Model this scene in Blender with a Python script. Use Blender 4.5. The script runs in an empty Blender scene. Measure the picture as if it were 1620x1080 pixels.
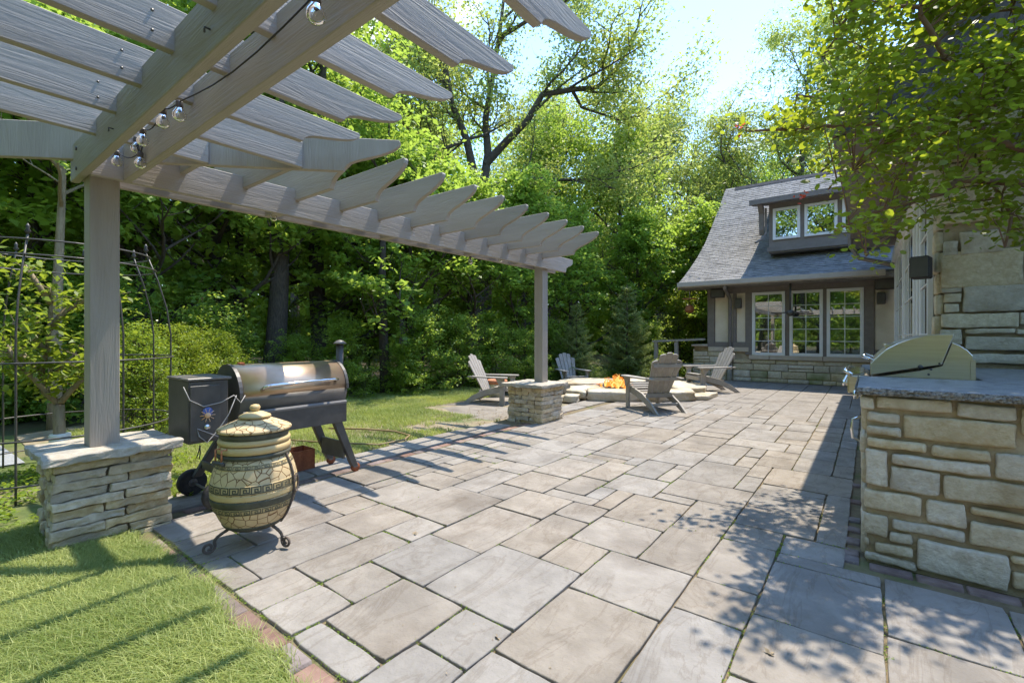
import bpy, math, random
import numpy as np
from mathutils import Vector, Matrix, noise
R = math.radians
sc = bpy.context.scene
col = sc.collection
random.seed(7); rng = np.random.default_rng(7)

# ---------------------------------------------------------------- camera, sky, sun, exposure
CAM_H = 1.30
cam_d = bpy.data.cameras.new('camera'); cam = bpy.data.objects.new('camera', cam_d); col.objects.link(cam)
cam_d.sensor_width = 36; cam_d.lens = 36*736/1620; cam_d.shift_y = -10/1620
cam_d.clip_start = 0.05; cam_d.clip_end = 800
TH = math.atan(565/736)
cam.location = (0, 0, CAM_H); cam.rotation_euler = (R(90), 0, TH)
sc.camera = cam
SUN = Vector((0.045, 0.385, 1.0)).normalized()
w = bpy.data.worlds.new('World'); sc.world = w; w.use_nodes = True
nt = w.node_tree; nt.nodes.clear()
sky = nt.nodes.new('ShaderNodeTexSky'); sky.sky_type = 'NISHITA'; sky.sun_disc = False
sky.sun_elevation = math.asin(SUN.z); sky.sun_rotation = math.atan2(SUN.x, SUN.y)
sky.air_density = 1.0; sky.dust_density = 0.08; sky.ozone_density = 2.0
tc = nt.nodes.new('ShaderNodeTexCoord')
mp = nt.nodes.new('ShaderNodeMapping'); mp.inputs['Scale'].default_value = (1, 1, 2.6)
nz = nt.nodes.new('ShaderNodeTexNoise'); nz.inputs['Scale'].default_value = 3.1; nz.inputs['Detail'].default_value = 8; nz.inputs['Roughness'].default_value = .6
rp = nt.nodes.new('ShaderNodeValToRGB'); rp.color_ramp.elements[0].position = .60; rp.color_ramp.elements[1].position = .70
mx = nt.nodes.new('ShaderNodeMix'); mx.data_type = 'RGBA'; mx.inputs['B'].default_value = (3.2, 3.3, 3.5, 1)
bg = nt.nodes.new('ShaderNodeBackground'); bg.inputs['Strength'].default_value = 0.15
ou = nt.nodes.new('ShaderNodeOutputWorld')
L = nt.links.new
L(tc.outputs['Generated'], mp.inputs['Vector']); L(mp.outputs['Vector'], nz.inputs['Vector']); L(nz.outputs['Fac'], rp.inputs['Fac'])
L(rp.outputs['Color'], mx.inputs['Factor']); hsw = nt.nodes.new('ShaderNodeHueSaturation'); hsw.inputs['Saturation'].default_value = 1.07; hsw.inputs['Value'].default_value = 1.0
L(sky.outputs['Color'], hsw.inputs['Color']); L(hsw.outputs['Color'], mx.inputs['A']); L(mx.outputs['Result'], bg.inputs['Color']); L(bg.outputs['Background'], ou.inputs['Surface'])
sd = bpy.data.lights.new('sun', 'SUN'); sd.energy = 2.0; sd.angle = R(.53); sd.color = (1, .92, .79)
so = bpy.data.objects.new('sun', sd); col.objects.link(so); so.location = (0, 10, 30)
so.rotation_euler = SUN.to_track_quat('Z', 'Y').to_euler()
sc.view_settings.view_transform = 'Standard'; sc.view_settings.look = 'None'
sc.view_settings.exposure = 2.0; sc.view_settings.gamma = 1; sc.view_settings.use_curve_mapping = False
sc.render.engine = 'CYCLES'
sc.cycles.max_bounces = 10; sc.cycles.diffuse_bounces = 7; sc.cycles.transmission_bounces = 5; sc.cycles.transparent_max_bounces = 8

# ---------------------------------------------------------------- geometry of the survey: points from the photograph
def at(px, d, z=0.0):
    t = (px-810)/736
    return Vector((d*(-math.sin(TH)+math.cos(TH)*t), d*(math.cos(TH)+math.sin(TH)*t), z))
def at3(px, py, d):
    v = at(px, d); v.z = CAM_H-(py-530)*d/736; return v

# ---------------------------------------------------------------- materials
MATS = {}
def mat(name, c1, c2=None, rough=.8, scale=6, bump=.2, bscale=40, c3=None, scale3=1.2, metal=0, spec=.4, rnd=0.0, stretch=None, coord='Object', bdist=.01, hue=0.0, detail=6):
    m = bpy.data.materials.new(name); m.use_nodes = True; t = m.node_tree; n = t.nodes; l = t.links.new
    b = n['Principled BSDF']; b.inputs['Roughness'].default_value = rough; b.inputs['Metallic'].default_value = metal
    b.inputs['Specular IOR Level'].default_value = spec
    co = n.new('ShaderNodeTexCoord'); ma = n.new('ShaderNodeMapping'); 
    if coord == 'World':
        ge = n.new('ShaderNodeNewGeometry'); l(ge.outputs['Position'], ma.inputs['Vector'])
    else:
        l(co.outputs[coord], ma.inputs['Vector'])
        oi0 = n.new('ShaderNodeObjectInfo'); vm = n.new('ShaderNodeVectorMath'); vm.operation = 'SCALE'
        l(oi0.outputs['Location'], vm.inputs[0]); vm.inputs['Scale'].default_value = 7.3; l(vm.outputs[0], ma.inputs['Location'])
    if stretch: ma.inputs['Scale'].default_value = stretch
    a = n.new('ShaderNodeTexNoise'); a.inputs['Scale'].default_value = scale; a.inputs['Detail'].default_value = detail; a.inputs['Roughness'].default_value = .65
    l(ma.outputs['Vector'], a.inputs['Vector'])
    r = n.new('ShaderNodeValToRGB'); r.color_ramp.elements[0].position = .35; r.color_ramp.elements[1].position = .65
    r.color_ramp.elements[0].color = (*c1, 1); r.color_ramp.elements[1].color = (*(c2 or c1), 1)
    l(a.outputs['Fac'], r.inputs['Fac']); out = r.outputs['Color']
    if c3:
        a3 = n.new('ShaderNodeTexNoise'); a3.inputs['Scale'].default_value = scale3; a3.inputs['Detail'].default_value = 5
        l(ma.outputs['Vector'], a3.inputs['Vector'])
        r3 = n.new('ShaderNodeValToRGB'); r3.color_ramp.elements[0].position = .5; r3.color_ramp.elements[1].position = .68
        l(a3.outputs['Fac'], r3.inputs['Fac'])
        x = n.new('ShaderNodeMix'); x.data_type = 'RGBA'; x.inputs['B'].default_value = (*c3, 1)
        l(r3.outputs['Color'], x.inputs['Factor']); l(out, x.inputs['A']); out = x.outputs['Result']
    if rnd or hue:
        oi = n.new('ShaderNodeObjectInfo'); hs = n.new('ShaderNodeHueSaturation')
        mr = n.new('ShaderNodeMapRange'); mr.inputs['To Min'].default_value = 1-rnd; mr.inputs['To Max'].default_value = 1+rnd
        l(oi.outputs['Random'], mr.inputs['Value']); l(mr.outputs['Result'], hs.inputs['Value'])
        if hue:
            ml = n.new('ShaderNodeMath'); ml.operation = 'MULTIPLY'; ml.inputs[1].default_value = 7.77
            fr = n.new('ShaderNodeMath'); fr.operation = 'FRACT'; m2 = n.new('ShaderNodeMapRange'); m2.inputs['To Min'].default_value = 1-hue; m2.inputs['To Max'].default_value = 1+hue
            l(oi.outputs['Random'], ml.inputs[0]); l(ml.outputs[0], fr.inputs[0]); l(fr.outputs[0], m2.inputs['Value']); l(m2.outputs['Result'], hs.inputs['Saturation'])
        l(out, hs.inputs['Color']); out = hs.outputs['Color']
    l(out, b.inputs['Base Color'])
    if bump:
        bn = n.new('ShaderNodeTexNoise'); bn.inputs['Scale'].default_value = bscale; bn.inputs['Detail'].default_value = 8; bn.inputs['Roughness'].default_value = .7
        l(ma.outputs['Vector'], bn.inputs['Vector'])
        bp = n.new('ShaderNodeBump'); bp.inputs['Strength'].default_value = bump; bp.inputs['Distance'].default_value = bdist
        l(bn.outputs['Fac'], bp.inputs['Height']); l(bp.outputs['Normal'], b.inputs['Normal'])
    MATS[name] = m; return m
def leafmat(name, dark, light, trans=.45, rough=.45, lit=(.35, .48, .05)):
    m = bpy.data.materials.new(name); m.use_nodes = True; t = m.node_tree; n = t.nodes; l = t.links.new
    n.clear(); o = n.new('ShaderNodeOutputMaterial')
    at_ = n.new('ShaderNodeAttribute'); at_.attribute_name = 'v'
    oi = n.new('ShaderNodeObjectInfo')
    r = n.new('ShaderNodeValToRGB'); r.color_ramp.elements[0].color = (*dark, 1); r.color_ramp.elements[1].color = (*light, 1)
    l(at_.outputs['Fac'], r.inputs['Fac'])
    hs = n.new('ShaderNodeHueSaturation'); mr = n.new('ShaderNodeMapRange'); mr.inputs['To Min'].default_value = .485; mr.inputs['To Max'].default_value = .51
    l(oi.outputs['Random'], mr.inputs['Value']); l(mr.outputs['Result'], hs.inputs['Hue']); l(r.outputs['Color'], hs.inputs['Color'])
    d = n.new('ShaderNodeBsdfPrincipled'); d.inputs['Roughness'].default_value = rough; d.inputs['Specular IOR Level'].default_value = .35
    l(hs.outputs['Color'], d.inputs['Base Color'])
    tr = n.new('ShaderNodeBsdfTranslucent'); mxx = n.new('ShaderNodeMix'); mxx.data_type = 'RGBA'; mxx.inputs['Factor'].default_value = .62
    mxx.inputs['B'].default_value = (*lit, 1); l(hs.outputs['Color'], mxx.inputs['A']); l(mxx.outputs['Result'], tr.inputs['Color'])
    s = n.new('ShaderNodeMixShader'); s.inputs['Fac'].default_value = trans
    l(d.outputs[0], s.inputs[1]); l(tr.outputs[0], s.inputs[2]); l(s.outputs[0], o.inputs['Surface'])
    MATS[name] = m; return m
paver = mat('paver_stone', (.222, .196, .166), (.284, .254, .219), .88, 6, .95, 16, c3=(.19, .168, .144), scale3=2.3, rnd=.12, hue=.3, coord='World', bdist=.012)
def add_veins(m):
    # darker flow marks and pits of cast flagstone
    n = m.node_tree.nodes; l = m.node_tree.links.new; b = n['Principled BSDF']
    src = b.inputs['Base Color'].links[0].from_socket
    ge = n.new('ShaderNodeNewGeometry'); ma = n.new('ShaderNodeMapping'); ma.inputs['Scale'].default_value = (5, 1.6, 1); ma.inputs['Rotation'].default_value = (0, 0, .9)
    oi = n.new('ShaderNodeObjectInfo'); vm = n.new('ShaderNodeVectorMath'); vm.operation = 'ADD'
    l(ge.outputs['Position'], vm.inputs[0]); l(oi.outputs['Location'], vm.inputs[1]); l(vm.outputs[0], ma.inputs['Vector'])
    a = n.new('ShaderNodeTexNoise'); a.inputs['Scale'].default_value = .8; a.inputs['Detail'].default_value = 9; a.inputs['Roughness'].default_value = .62; a.inputs['Distortion'].default_value = 1.3
    l(ma.outputs['Vector'], a.inputs['Vector'])
    r = n.new('ShaderNodeValToRGB'); e = r.color_ramp.elements; e[0].position = .47; e[0].color = (1, 1, 1, 1); e[1].position = .53; e[1].color = (1, 1, 1, 1)
    x = e.new(.50); x.color = (.84, .81, .78, 1)
    l(a.outputs['Fac'], r.inputs['Fac'])
    st = n.new('ShaderNodeTexNoise'); st.inputs['Scale'].default_value = 1.3; st.inputs['Detail'].default_value = 4; l(vm.outputs[0], st.inputs['Vector'])
    r2 = n.new('ShaderNodeValToRGB'); r2.color_ramp.elements[0].position = .56; r2.color_ramp.elements[0].color = (1, 1, 1, 1); r2.color_ramp.elements[1].position = .74; r2.color_ramp.elements[1].color = (.74, .70, .66, 1)
    l(st.outputs['Fac'], r2.inputs['Fac'])
    m1 = n.new('ShaderNodeMix'); m1.data_type = 'RGBA'; m1.blend_type = 'MULTIPLY'; m1.inputs['Factor'].default_value = 1
    m2 = n.new('ShaderNodeMix'); m2.data_type = 'RGBA'; m2.blend_type = 'MULTIPLY'; m2.inputs['Factor'].default_value = 1
    l(src, m1.inputs['A']); l(r.outputs['Color'], m1.inputs['B']); l(m1.outputs['Result'], m2.inputs['A']); l(r2.outputs['Color'], m2.inputs['B']); l(m2.outputs['Result'], b.inputs['Base Color'])
add_veins(paver)
jointm = mat('joint_sand', (.13, .10, .055), (.20, .155, .09), .95, 14, .6, 90, c3=(.09, .11, .03), scale3=2.3, coord='World')
brickm = mat('clay_brick', (.15, .10, .085), (.24, .175, .15), .9, 9, .5, 60, rnd=.2, hue=.5)
dirt = mat('forest_floor', (.055, .04, .022), (.10, .075, .04), .95, 3, .6, 30, c3=(.035, .06, .015), scale3=.5, coord='World')
soil = mat('bare_soil', (.20, .155, .10), (.30, .25, .17), .95, 5, .6, 50, c3=(.10, .13, .04), scale3=1.3, coord='World')
turf = mat('turf_soil', (.06, .085, .02), (.11, .14, .035), .95, 9, .6, 60, c3=(.19, .16, .09), scale3=1.1, coord='World')
gravel = mat('gravel', (.22, .23, .24), (.36, .37, .38), .95, 60, .8, 90, coord='World')
paint = mat('taupe_paint', (.32, .275, .225), (.37, .325, .27), .72, 4, .45, 9, stretch=(1, 1, 1), rnd=.03, bdist=.01)
def grain(m, axis):
    """rough sawn grain: distorted bands running along one axis"""
    n = m.node_tree.nodes; l = m.node_tree.links.new; b = n['Principled BSDF']
    co = n.new('ShaderNodeTexCoord'); ma = n.new('ShaderNodeMapping'); s = [16, 16, 16]; s[axis] = 1.1; ma.inputs['Scale'].default_value = s
    oi = n.new('ShaderNodeObjectInfo'); vm = n.new('ShaderNodeVectorMath'); vm.operation = 'SCALE'; vm.inputs['Scale'].default_value = 5.1
    l(oi.outputs['Location'], vm.inputs[0]); l(vm.outputs[0], ma.inputs['Location']); l(co.outputs['Object'], ma.inputs['Vector'])
    a = n.new('ShaderNodeTexNoise'); a.inputs['Scale'].default_value = 1.0; a.inputs['Detail'].default_value = 5; a.inputs['Distortion'].default_value = 2.2
    l(ma.outputs['Vector'], a.inputs['Vector'])
    wv = n.new('ShaderNodeMath'); wv.operation = 'PINGPONG'; mu = n.new('ShaderNodeMath'); mu.operation = 'MULTIPLY'; mu.inputs[1].default_value = 6
    wv.inputs[1].default_value = 1; l(a.outputs['Fac'], mu.inputs[0]); l(mu.outputs[0], wv.inputs[0])
    bp = n.new('ShaderNodeBump'); bp.inputs['Strength'].default_value = .38; bp.inputs['Distance'].default_value = .004
    l(wv.outputs[0], bp.inputs['Height'])
    old = b.inputs['Normal'].links[0].from_socket; l(old, bp.inputs['Normal']); l(bp.outputs['Normal'], b.inputs['Normal'])
    return m
paintx = grain(mat('taupe_paint_grain_x', (.32, .285, .24), (.37, .33, .285), .7, 3, .25, 60, stretch=(.4, 3, 3), rnd=.09, bdist=.004), 0)
painty = grain(mat('taupe_paint_grain_y', (.32, .285, .24), (.37, .33, .285), .7, 3, .25, 60, stretch=(3, .4, 3), rnd=.09, bdist=.004), 1)
paintz = grain(mat('taupe_paint_grain_z', (.32, .275, .225), (.37, .325, .27), .7, 3, .25, 60, stretch=(3, 3, .4), rnd=.03, bdist=.004), 2)
lime = mat('limestone', (.42, .325, .20), (.64, .53, .37), .9, 14, 1, 20, c3=(.38, .31, .22), scale3=4, rnd=.17, hue=.3, bdist=.018)
capm = mat('cap_stone', (.33, .285, .225), (.47, .42, .345), .9, 15, .8, 24, c3=(.27, .255, .22), scale3=2, rnd=.06, bdist=.012)
isl = mat('tan_stone', (.54, .45, .31), (.70, .61, .45), .9, 24, 1, 22, c3=(.48, .385, .25), scale3=4, rnd=.13, hue=.25, bdist=.022)
mossy = mat('mossy_stone', (.36, .33, .19), (.50, .45, .29), .9, 8, .8, 30, c3=(.22, .24, .09), scale3=2.5, rnd=.12, bdist=.01)
mortar = mat('mortar', (.37, .29, .185), (.46, .375, .25), .95, 20, .8, 80, c3=(.24, .19, .12), scale3=3, coord='World')
granite = mat('granite', (.13, .138, .15), (.33, .34, .355), .4, 120, .05, 100, c3=(.10, .105, .115), scale3=12, spec=.5, coord='World', detail=2)
granedge = mat('chiselled_granite', (.09, .085, .075), (.42, .39, .34), .6, 70, 1, 60, coord='World', bdist=.02, detail=3)
steel = mat('stainless', (.70, .61, .49), (.78, .70, .58), .3, 2, .06, 200, metal=1, stretch=(1, 1, 30))  # warm tint puts a tan reflection into the metal colour
chrome = mat('chrome', (.7, .7, .7), (.75, .75, .75), .12, 2, 0, metal=1)
bronze = mat('bronze_lid', (.50, .36, .25), (.58, .43, .30), .34, 2, .08, 150, metal=.85, stretch=(1, 1, 1))
blackm = mat('black_steel', (.06, .055, .05), (.085, .078, .07), .45, 8, .12, 120, spec=.5)
greym = mat('charcoal_steel', (.125, .112, .10), (.17, .155, .14), .42, 5, .1, 120, spec=.5)
iron = mat('rusty_iron', (.07, .055, .045), (.16, .12, .095), .8, 25, .7, 80)
rust = mat('rust', (.20, .06, .025), (.33, .11, .045), .9, 14, .6, 60)
rubber = mat('rubber', (.03, .028, .027), (.06, .055, .05), .85, 20, .4, 60)
claym = mat('glazed_clay', (.54, .38, .17), (.60, .45, .23), .5, 8, .4, 50, c3=(.44, .33, .15), scale3=3, bdist=.004)
claydark = mat('dark_clay', (.055, .055, .038), (.10, .095, .065), .6, 12, .3, 60)
chairm = mat('weathered_grey_plastic_wood', (.29, .262, .228), (.37, .338, .298), .7, 8, .35, 25, rnd=.04, stretch=(1, 1, 1))
whitef = mat('white_vinyl', (.72, .72, .71), (.78, .78, .77), .45, 4, .03, 60)
stucco = mat('stucco', (.70, .60, .46), (.76, .67, .53), .95, 4, .6, 120, c3=(.60, .52, .40), scale3=1.2)
trimm = mat('grey_trim', (.18, .155, .135), (.22, .19, .168), .75, 6, .3, 30, rnd=.05)
greyrf = mat('ridge_shingle', (.05, .05, .055), (.08, .08, .085), 1.0, 9, .5, 60, spec=.1)
shing = mat('asphalt_shingle', (.17, .163, .158), (.27, .26, .25), .95, 9, .8, 160, c3=(.14, .135, .13), scale3=3.3, coord='World')
sillm = mat('sill_stone', (.50, .41, .32), (.58, .49, .39), .9, 5, .4, 60, rnd=.08)
barkm = mat('bark', (.06, .048, .036), (.13, .105, .08), .95, 12, 1, 18, stretch=(4, 4, .8), bdist=.04)
barkl = mat('pale_bark', (.22, .165, .10), (.33, .26, .17), .9, 12, .8, 30, stretch=(3, 3, .8))
barkr = mat('reddish_bark', (.17, .095, .055), (.26, .16, .10), .9, 12, .7, 30)
rockm = mat('rock', (.46, .39, .28), (.60, .54, .43), .95, 3, 1, 12, c3=(.34, .25, .13), scale3=1.6, bdist=.03)
speakm = mat('speaker_grille', (.035, .028, .025), (.055, .045, .04), .7, 100, .5, 300)
waste = mat('weeds', (.09, .14, .02), (.16, .2, .04), .8)
terra = mat('terracotta', (.42, .15, .07), (.5, .2, .1), .8)
unlit_room = mat('unlit_room', (.03, .03, .028), (.045, .04, .035), .9)
cord = mat('cable_black', (.015, .015, .015), None, .5, bump=0)
cordg = mat('cable_grey', (.35, .33, .31), None, .5, bump=0)
pipem = mat('white_pipe', (.62, .62, .60), (.7, .7, .68), .5, bump=.05)
blindm = mat('blind', (.30, .30, .29), (.34, .34, .33), .8)
def crackmat():
    m = mat('crackle_clay', (.55, .40, .21), (.64, .49, .28), .55, 9, .3, 60, bdist=.003)
    n = m.node_tree.nodes; l = m.node_tree.links.new; b = n['Principled BSDF']; src = b.inputs['Base Color'].links[0].from_socket
    co = n.new('ShaderNodeTexCoord'); v = n.new('ShaderNodeTexVoronoi'); v.feature = 'DISTANCE_TO_EDGE'; v.inputs['Scale'].default_value = 19
    l(co.outputs['Object'], v.inputs['Vector'])
    r = n.new('ShaderNodeValToRGB'); r.color_ramp.elements[0].position = .022; r.color_ramp.elements[0].color = (.34, .23, .13, 1); r.color_ramp.elements[1].position = .045; r.color_ramp.elements[1].color = (1, 1, 1, 1)
    l(v.outputs['Distance'], r.inputs['Fac'])
    x = n.new('ShaderNodeMix'); x.data_type = 'RGBA'; x.blend_type = 'MULTIPLY'; x.inputs['Factor'].default_value = 1
    l(src, x.inputs['A']); l(r.outputs['Color'], x.inputs['B']); l(x.outputs['Result'], b.inputs['Base Color'])
    bp = n.new('ShaderNodeBump'); bp.inputs['Strength'].default_value = .8; bp.inputs['Distance'].default_value = .004; l(r.outputs['Color'], bp.inputs['Height']); l(bp.outputs['Normal'], b.inputs['Normal'])
    return m
crack = crackmat()
def glassmat(name, refl=.5, base=(.02, .022, .02)):
    m = bpy.data.materials.new(name); m.use_nodes = True; n = m.node_tree.nodes; l = m.node_tree.links.new; n.clear()
    o = n.new('ShaderNodeOutputMaterial'); g = n.new('ShaderNodeBsdfGlossy'); g.inputs['Roughness'].default_value = .015; g.inputs['Color'].default_value = (.9, .92, .92, 1)
    d = n.new('ShaderNodeBsdfTransparent'); d.inputs['Color'].default_value = (.75, .78, .77, 1)
    lw = n.new('ShaderNodeLayerWeight'); lw.inputs['Blend'].default_value = .3; mr = n.new('ShaderNodeMapRange'); mr.inputs['To Min'].default_value = refl; mr.inputs['To Max'].default_value = 1
    l(lw.outputs['Fresnel'], mr.inputs['Value'])
    s = n.new('ShaderNodeMixShader'); l(mr.outputs['Result'], s.inputs['Fac']); l(d.outputs[0], s.inputs[1]); l(g.outputs[0], s.inputs[2]); l(s.outputs[0], o.inputs['Surface'])
    return m
pane_m = glassmat('window_glass', .42)
def bulbmat():
    m = bpy.data.materials.new('bulb_glass'); m.use_nodes = True; b = m.node_tree.nodes['Principled BSDF']
    b.inputs['Transmission Weight'].default_value = 1; b.inputs['Roughness'].default_value = .02; b.inputs['IOR'].default_value = 1.35; b.inputs['Base Color'].default_value = (1, .98, .95, 1); return m
bulbm = bulbmat()
def firemat(c, s):
    m = bpy.data.materials.new('flame'); m.use_nodes = True; n = m.node_tree.nodes; n.clear(); l = m.node_tree.links.new
    o = n.new('ShaderNodeOutputMaterial'); e = n.new('ShaderNodeEmission'); e.inputs['Color'].default_value = (*c, 1); e.inputs['Strength'].default_value = s
    t = n.new('ShaderNodeBsdfTransparent'); x = n.new('ShaderNodeMixShader'); x.inputs[0].default_value = .75
    l(t.outputs[0], x.inputs[1]); l(e.outputs[0], x.inputs[2]); l(x.outputs[0], o.inputs['Surface']); return m
flame1 = firemat((1, .28, .04), .4); flame2 = firemat((1, .55, .16), .45)
leafM = leafmat('maple_leaf', (.09, .17, .03), (.26, .38, .065), trans=.55, lit=(.60, .78, .10))
leafO = leafmat('oak_leaf', (.11, .17, .04), (.29, .35, .08), trans=.55, lit=(.64, .72, .15))
leafL = leafmat('lime_leaf', (.11, .18, .015), (.24, .32, .03), lit=(.5, .6, .05))
leafN = leafmat('smoke_leaf', (.045, .085, .02), (.15, .21, .03), trans=.52, lit=(.62, .70, .03))
leafS = leafmat('spruce_needle', (.13, .20, .06), (.32, .38, .12), trans=.4, lit=(.5, .58, .16))
leafG = leafmat('grass_blade', (.15, .21, .045), (.50, .52, .18), trans=.4, rough=.5, lit=(.5, .6, .12))
leafD = leafmat('understory_leaf', (.09, .17, .03), (.25, .37, .06), trans=.55, lit=(.60, .76, .10))
leafR = leafmat('red_new_leaf', (.45, .05, .03), (.65, .10, .05), trans=.4, lit=(.9, .15, .08))

# ---------------------------------------------------------------- mesh helpers
class MB:
    def __init__(s): s.v = []; s.f = []; s.sm = []
    def add(s, vs, fs, smooth=False):
        o = len(s.v); s.v += [tuple(p) for p in vs]; s.f += [tuple(i+o for i in f) for f in fs]; s.sm += [smooth]*len(fs); return s
    def box(s, x0, x1, y0, y1, z0, z1, b=0.0):
        if x1 < x0: x0, x1 = x1, x0
        if y1 < y0: y0, y1 = y1, y0
        if b <= 0:
            return s.add([(x0,y0,z0),(x1,y0,z0),(x1,y1,z0),(x0,y1,z0),(x0,y0,z1),(x1,y0,z1),(x1,y1,z1),(x0,y1,z1)],
                         [(0,3,2,1),(4,5,6,7),(0,1,5,4),(1,2,6,5),(2,3,7,6),(3,0,4,7)])
        V = []; idx = {}
        X = (x0, x1); Y = (y0, y1); Z = (z0, z1); S = (1, -1)
        for i in (0,1):
            for j in (0,1):
                for k in (0,1):
                    for a in range(3):
                        p = [X[i]+(0 if a == 0 else S[i]*b), Y[j]+(0 if a == 1 else S[j]*b), Z[k]+(0 if a == 2 else S[k]*b)]
                        idx[(i,j,k,a)] = len(V); V.append(p)
        F = []
        c = Vector(((x0+x1)/2, (y0+y1)/2, (z0+z1)/2))
        def q(l):
            P = [Vector(V[t]) for t in l]; n = (P[1]-P[0]).cross(P[2]-P[0]); m = sum(P, Vector())/len(P)-c
            F.append(tuple(l) if n.dot(m) > 0 else tuple(reversed(l)))
        for i in (0,1): q([idx[(i,0,0,0)],idx[(i,1,0,0)],idx[(i,1,1,0)],idx[(i,0,1,0)]])
        for j in (0,1): q([idx[(0,j,0,1)],idx[(1,j,0,1)],idx[(1,j,1,1)],idx[(0,j,1,1)]])
        for k in (0,1): q([idx[(0,0,k,2)],idx[(1,0,k,2)],idx[(1,1,k,2)],idx[(0,1,k,2)]])
        for i in (0,1):
            for j in (0,1): q([idx[(i,j,0,0)],idx[(i,j,0,1)],idx[(i,j,1,1)],idx[(i,j,1,0)]])
            for k in (0,1): q([idx[(i,0,k,0)],idx[(i,0,k,2)],idx[(i,1,k,2)],idx[(i,1,k,0)]])
        for j in (0,1):
            for k in (0,1): q([idx[(0,j,k,1)],idx[(0,j,k,2)],idx[(1,j,k,2)],idx[(1,j,k,1)]])
        for i in (0,1):
            for j in (0,1):
                for k in (0,1): q([idx[(i,j,k,0)],idx[(i,j,k,1)],idx[(i,j,k,2)]])
        return s.add(V, F)
    def prism(s, prof, axis, lo, hi):
        """prof: 2D points in the two other axes (in order), extruded along axis"""
        n = len(prof)
        def mk(p, t): 
            q = [p[0], p[1]]; q.insert(axis, t); return q
        V = [mk(p, lo) for p in prof]+[mk(p, hi) for p in prof]
        a = sum(prof[i][0]*prof[(i+1) % n][1]-prof[(i+1) % n][0]*prof[i][1] for i in range(n))
        flip = (a > 0) == (axis != 1)
        F = [tuple(range(n))[::-1], tuple(range(n, 2*n))]+[(i, (i+1) % n, n+(i+1) % n, n+i) for i in range(n)]
        if not flip: F = [tuple(reversed(f)) for f in F]
        return s.add(V, F)
    def tube(s, pts, rad, n=6, smooth=True, caps=True):
        pts = [Vector(p) for p in pts]
        if not hasattr(rad, '__len__'): rad = [rad]*len(pts)
        V = []; F = []; up = Vector((.13, .27, .95)); prev = None
        for i, p in enumerate(pts):
            t = (pts[min(i+1, len(pts)-1)]-pts[max(i-1, 0)])
            if t.length < 1e-9: t = Vector((0, 0, 1))
            t.normalize()
            if prev is None: a = t.cross(up if abs(t.dot(up)) < .95 else Vector((1, 0, 0))).normalized()
            else: a = (prev-t*prev.dot(t)).normalized()
            prev = a; b = t.cross(a)
            for k in range(n):
                an = 2*math.pi*k/n; V.append(p+(a*math.cos(an)+b*math.sin(an))*rad[i])
        for i in range(len(pts)-1):
            for k in range(n):
                k2 = (k+1) % n; F.append((i*n+k, i*n+k2, (i+1)*n+k2, (i+1)*n+k))
        if caps: F.append(tuple(range(n))[::-1]); F.append(tuple(range((len(pts)-1)*n, len(pts)*n)))
        return s.add(V, F, smooth)
    def lathe(s, prof, n=32, c=(0, 0, 0), smooth=True, axis=2):
        V = []; F = []
        for r, z in prof:
            for k in range(n):
                a = 2*math.pi*k/n; p = [r*math.cos(a), r*math.sin(a), z]
                if axis == 1: p = [p[0], z, p[1]]
                if axis == 0: p = [z, p[0], p[1]]
                V.append((p[0]+c[0], p[1]+c[1], p[2]+c[2]))
        for i in range(len(prof)-1):
            for k in range(n):
                k2 = (k+1) % n; q = (i*n+k, i*n+k2, (i+1)*n+k2, (i+1)*n+k); F.append(q if axis != 1 else q[::-1])
        F.append(tuple(range(n))[::-1] if axis != 1 else tuple(range(n))); o = (len(prof)-1)*n
        F.append(tuple(range(o, o+n)) if axis != 1 else tuple(range(o, o+n))[::-1])
        return s.add(V, F, smooth)
    def mesh(s, name, m, org=(0, 0, 0)):
        me = bpy.data.meshes.new(name)
        me.from_pydata([(p[0]-org[0], p[1]-org[1], p[2]-org[2]) for p in s.v], [], s.f); me.materials.append(m)
        me.polygons.foreach_set('use_smooth', s.sm); me.update(); return me
def rough_box(x0, x1, y0, y1, z0, z1, n=(3, 2, 2), rad=.015, jit=.006, seed=0, freq=9, smooth=True):
    """box with rounded irregular edges, as a list of verts and faces"""
    mb = MB(); c = Vector(((x0+x1)/2, (y0+y1)/2, (z0+z1)/2)); h = Vector(((x1-x0)/2, (y1-y0)/2, (z1-z0)/2))
    rad = min(rad, h.x*.9, h.y*.9, h.z*.9); V = []; idx = {}; F = []
    def lin(h_, k, m_):
        if k == 0: return -h_
        if k == m_: return h_
        return (-h_+rad)+(2*h_-2*rad)*(k-1)/(m_-2) if m_ > 2 else 0.0
    N = tuple(a+2 for a in n)
    def vid(i, j, k):
        if (i, j, k) in idx: return idx[(i, j, k)]
        p = Vector((lin(h.x, i, N[0]), lin(h.y, j, N[1]), lin(h.z, k, N[2])))
        core = Vector([max(-(hh-rad), min(hh-rad, pp)) for pp, hh in zip(p, h)]); o = p-core
        nz_ = sum(1 for t in o if abs(t) > 1e-9)
        if nz_ > 1: o = o.normalized()*rad
        p = core+o
        q = (p+c)*freq+Vector((seed*3.7, seed*1.3, seed*2.1))
        p = p+noise.noise_vector(q)*jit+noise.noise_vector(q*3.1)*jit*.5
        idx[(i, j, k)] = len(V); V.append(p+c); return idx[(i, j, k)]
    for a, b_, d in ((0, 1, 2), (1, 2, 0), (2, 0, 1)):
        for e in (0, N[d]):
            for i in range(N[a]):
                for j in range(N[b_]):
                    def I(u, v_):
                        t = [0, 0, 0]; t[a] = u; t[b_] = v_; t[d] = e; return vid(*t)
                    q = (I(i, j), I(i+1, j), I(i+1, j+1), I(i, j+1)); F.append(q if e else q[::-1])
    mb.add(V, F, smooth); return mb
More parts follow.
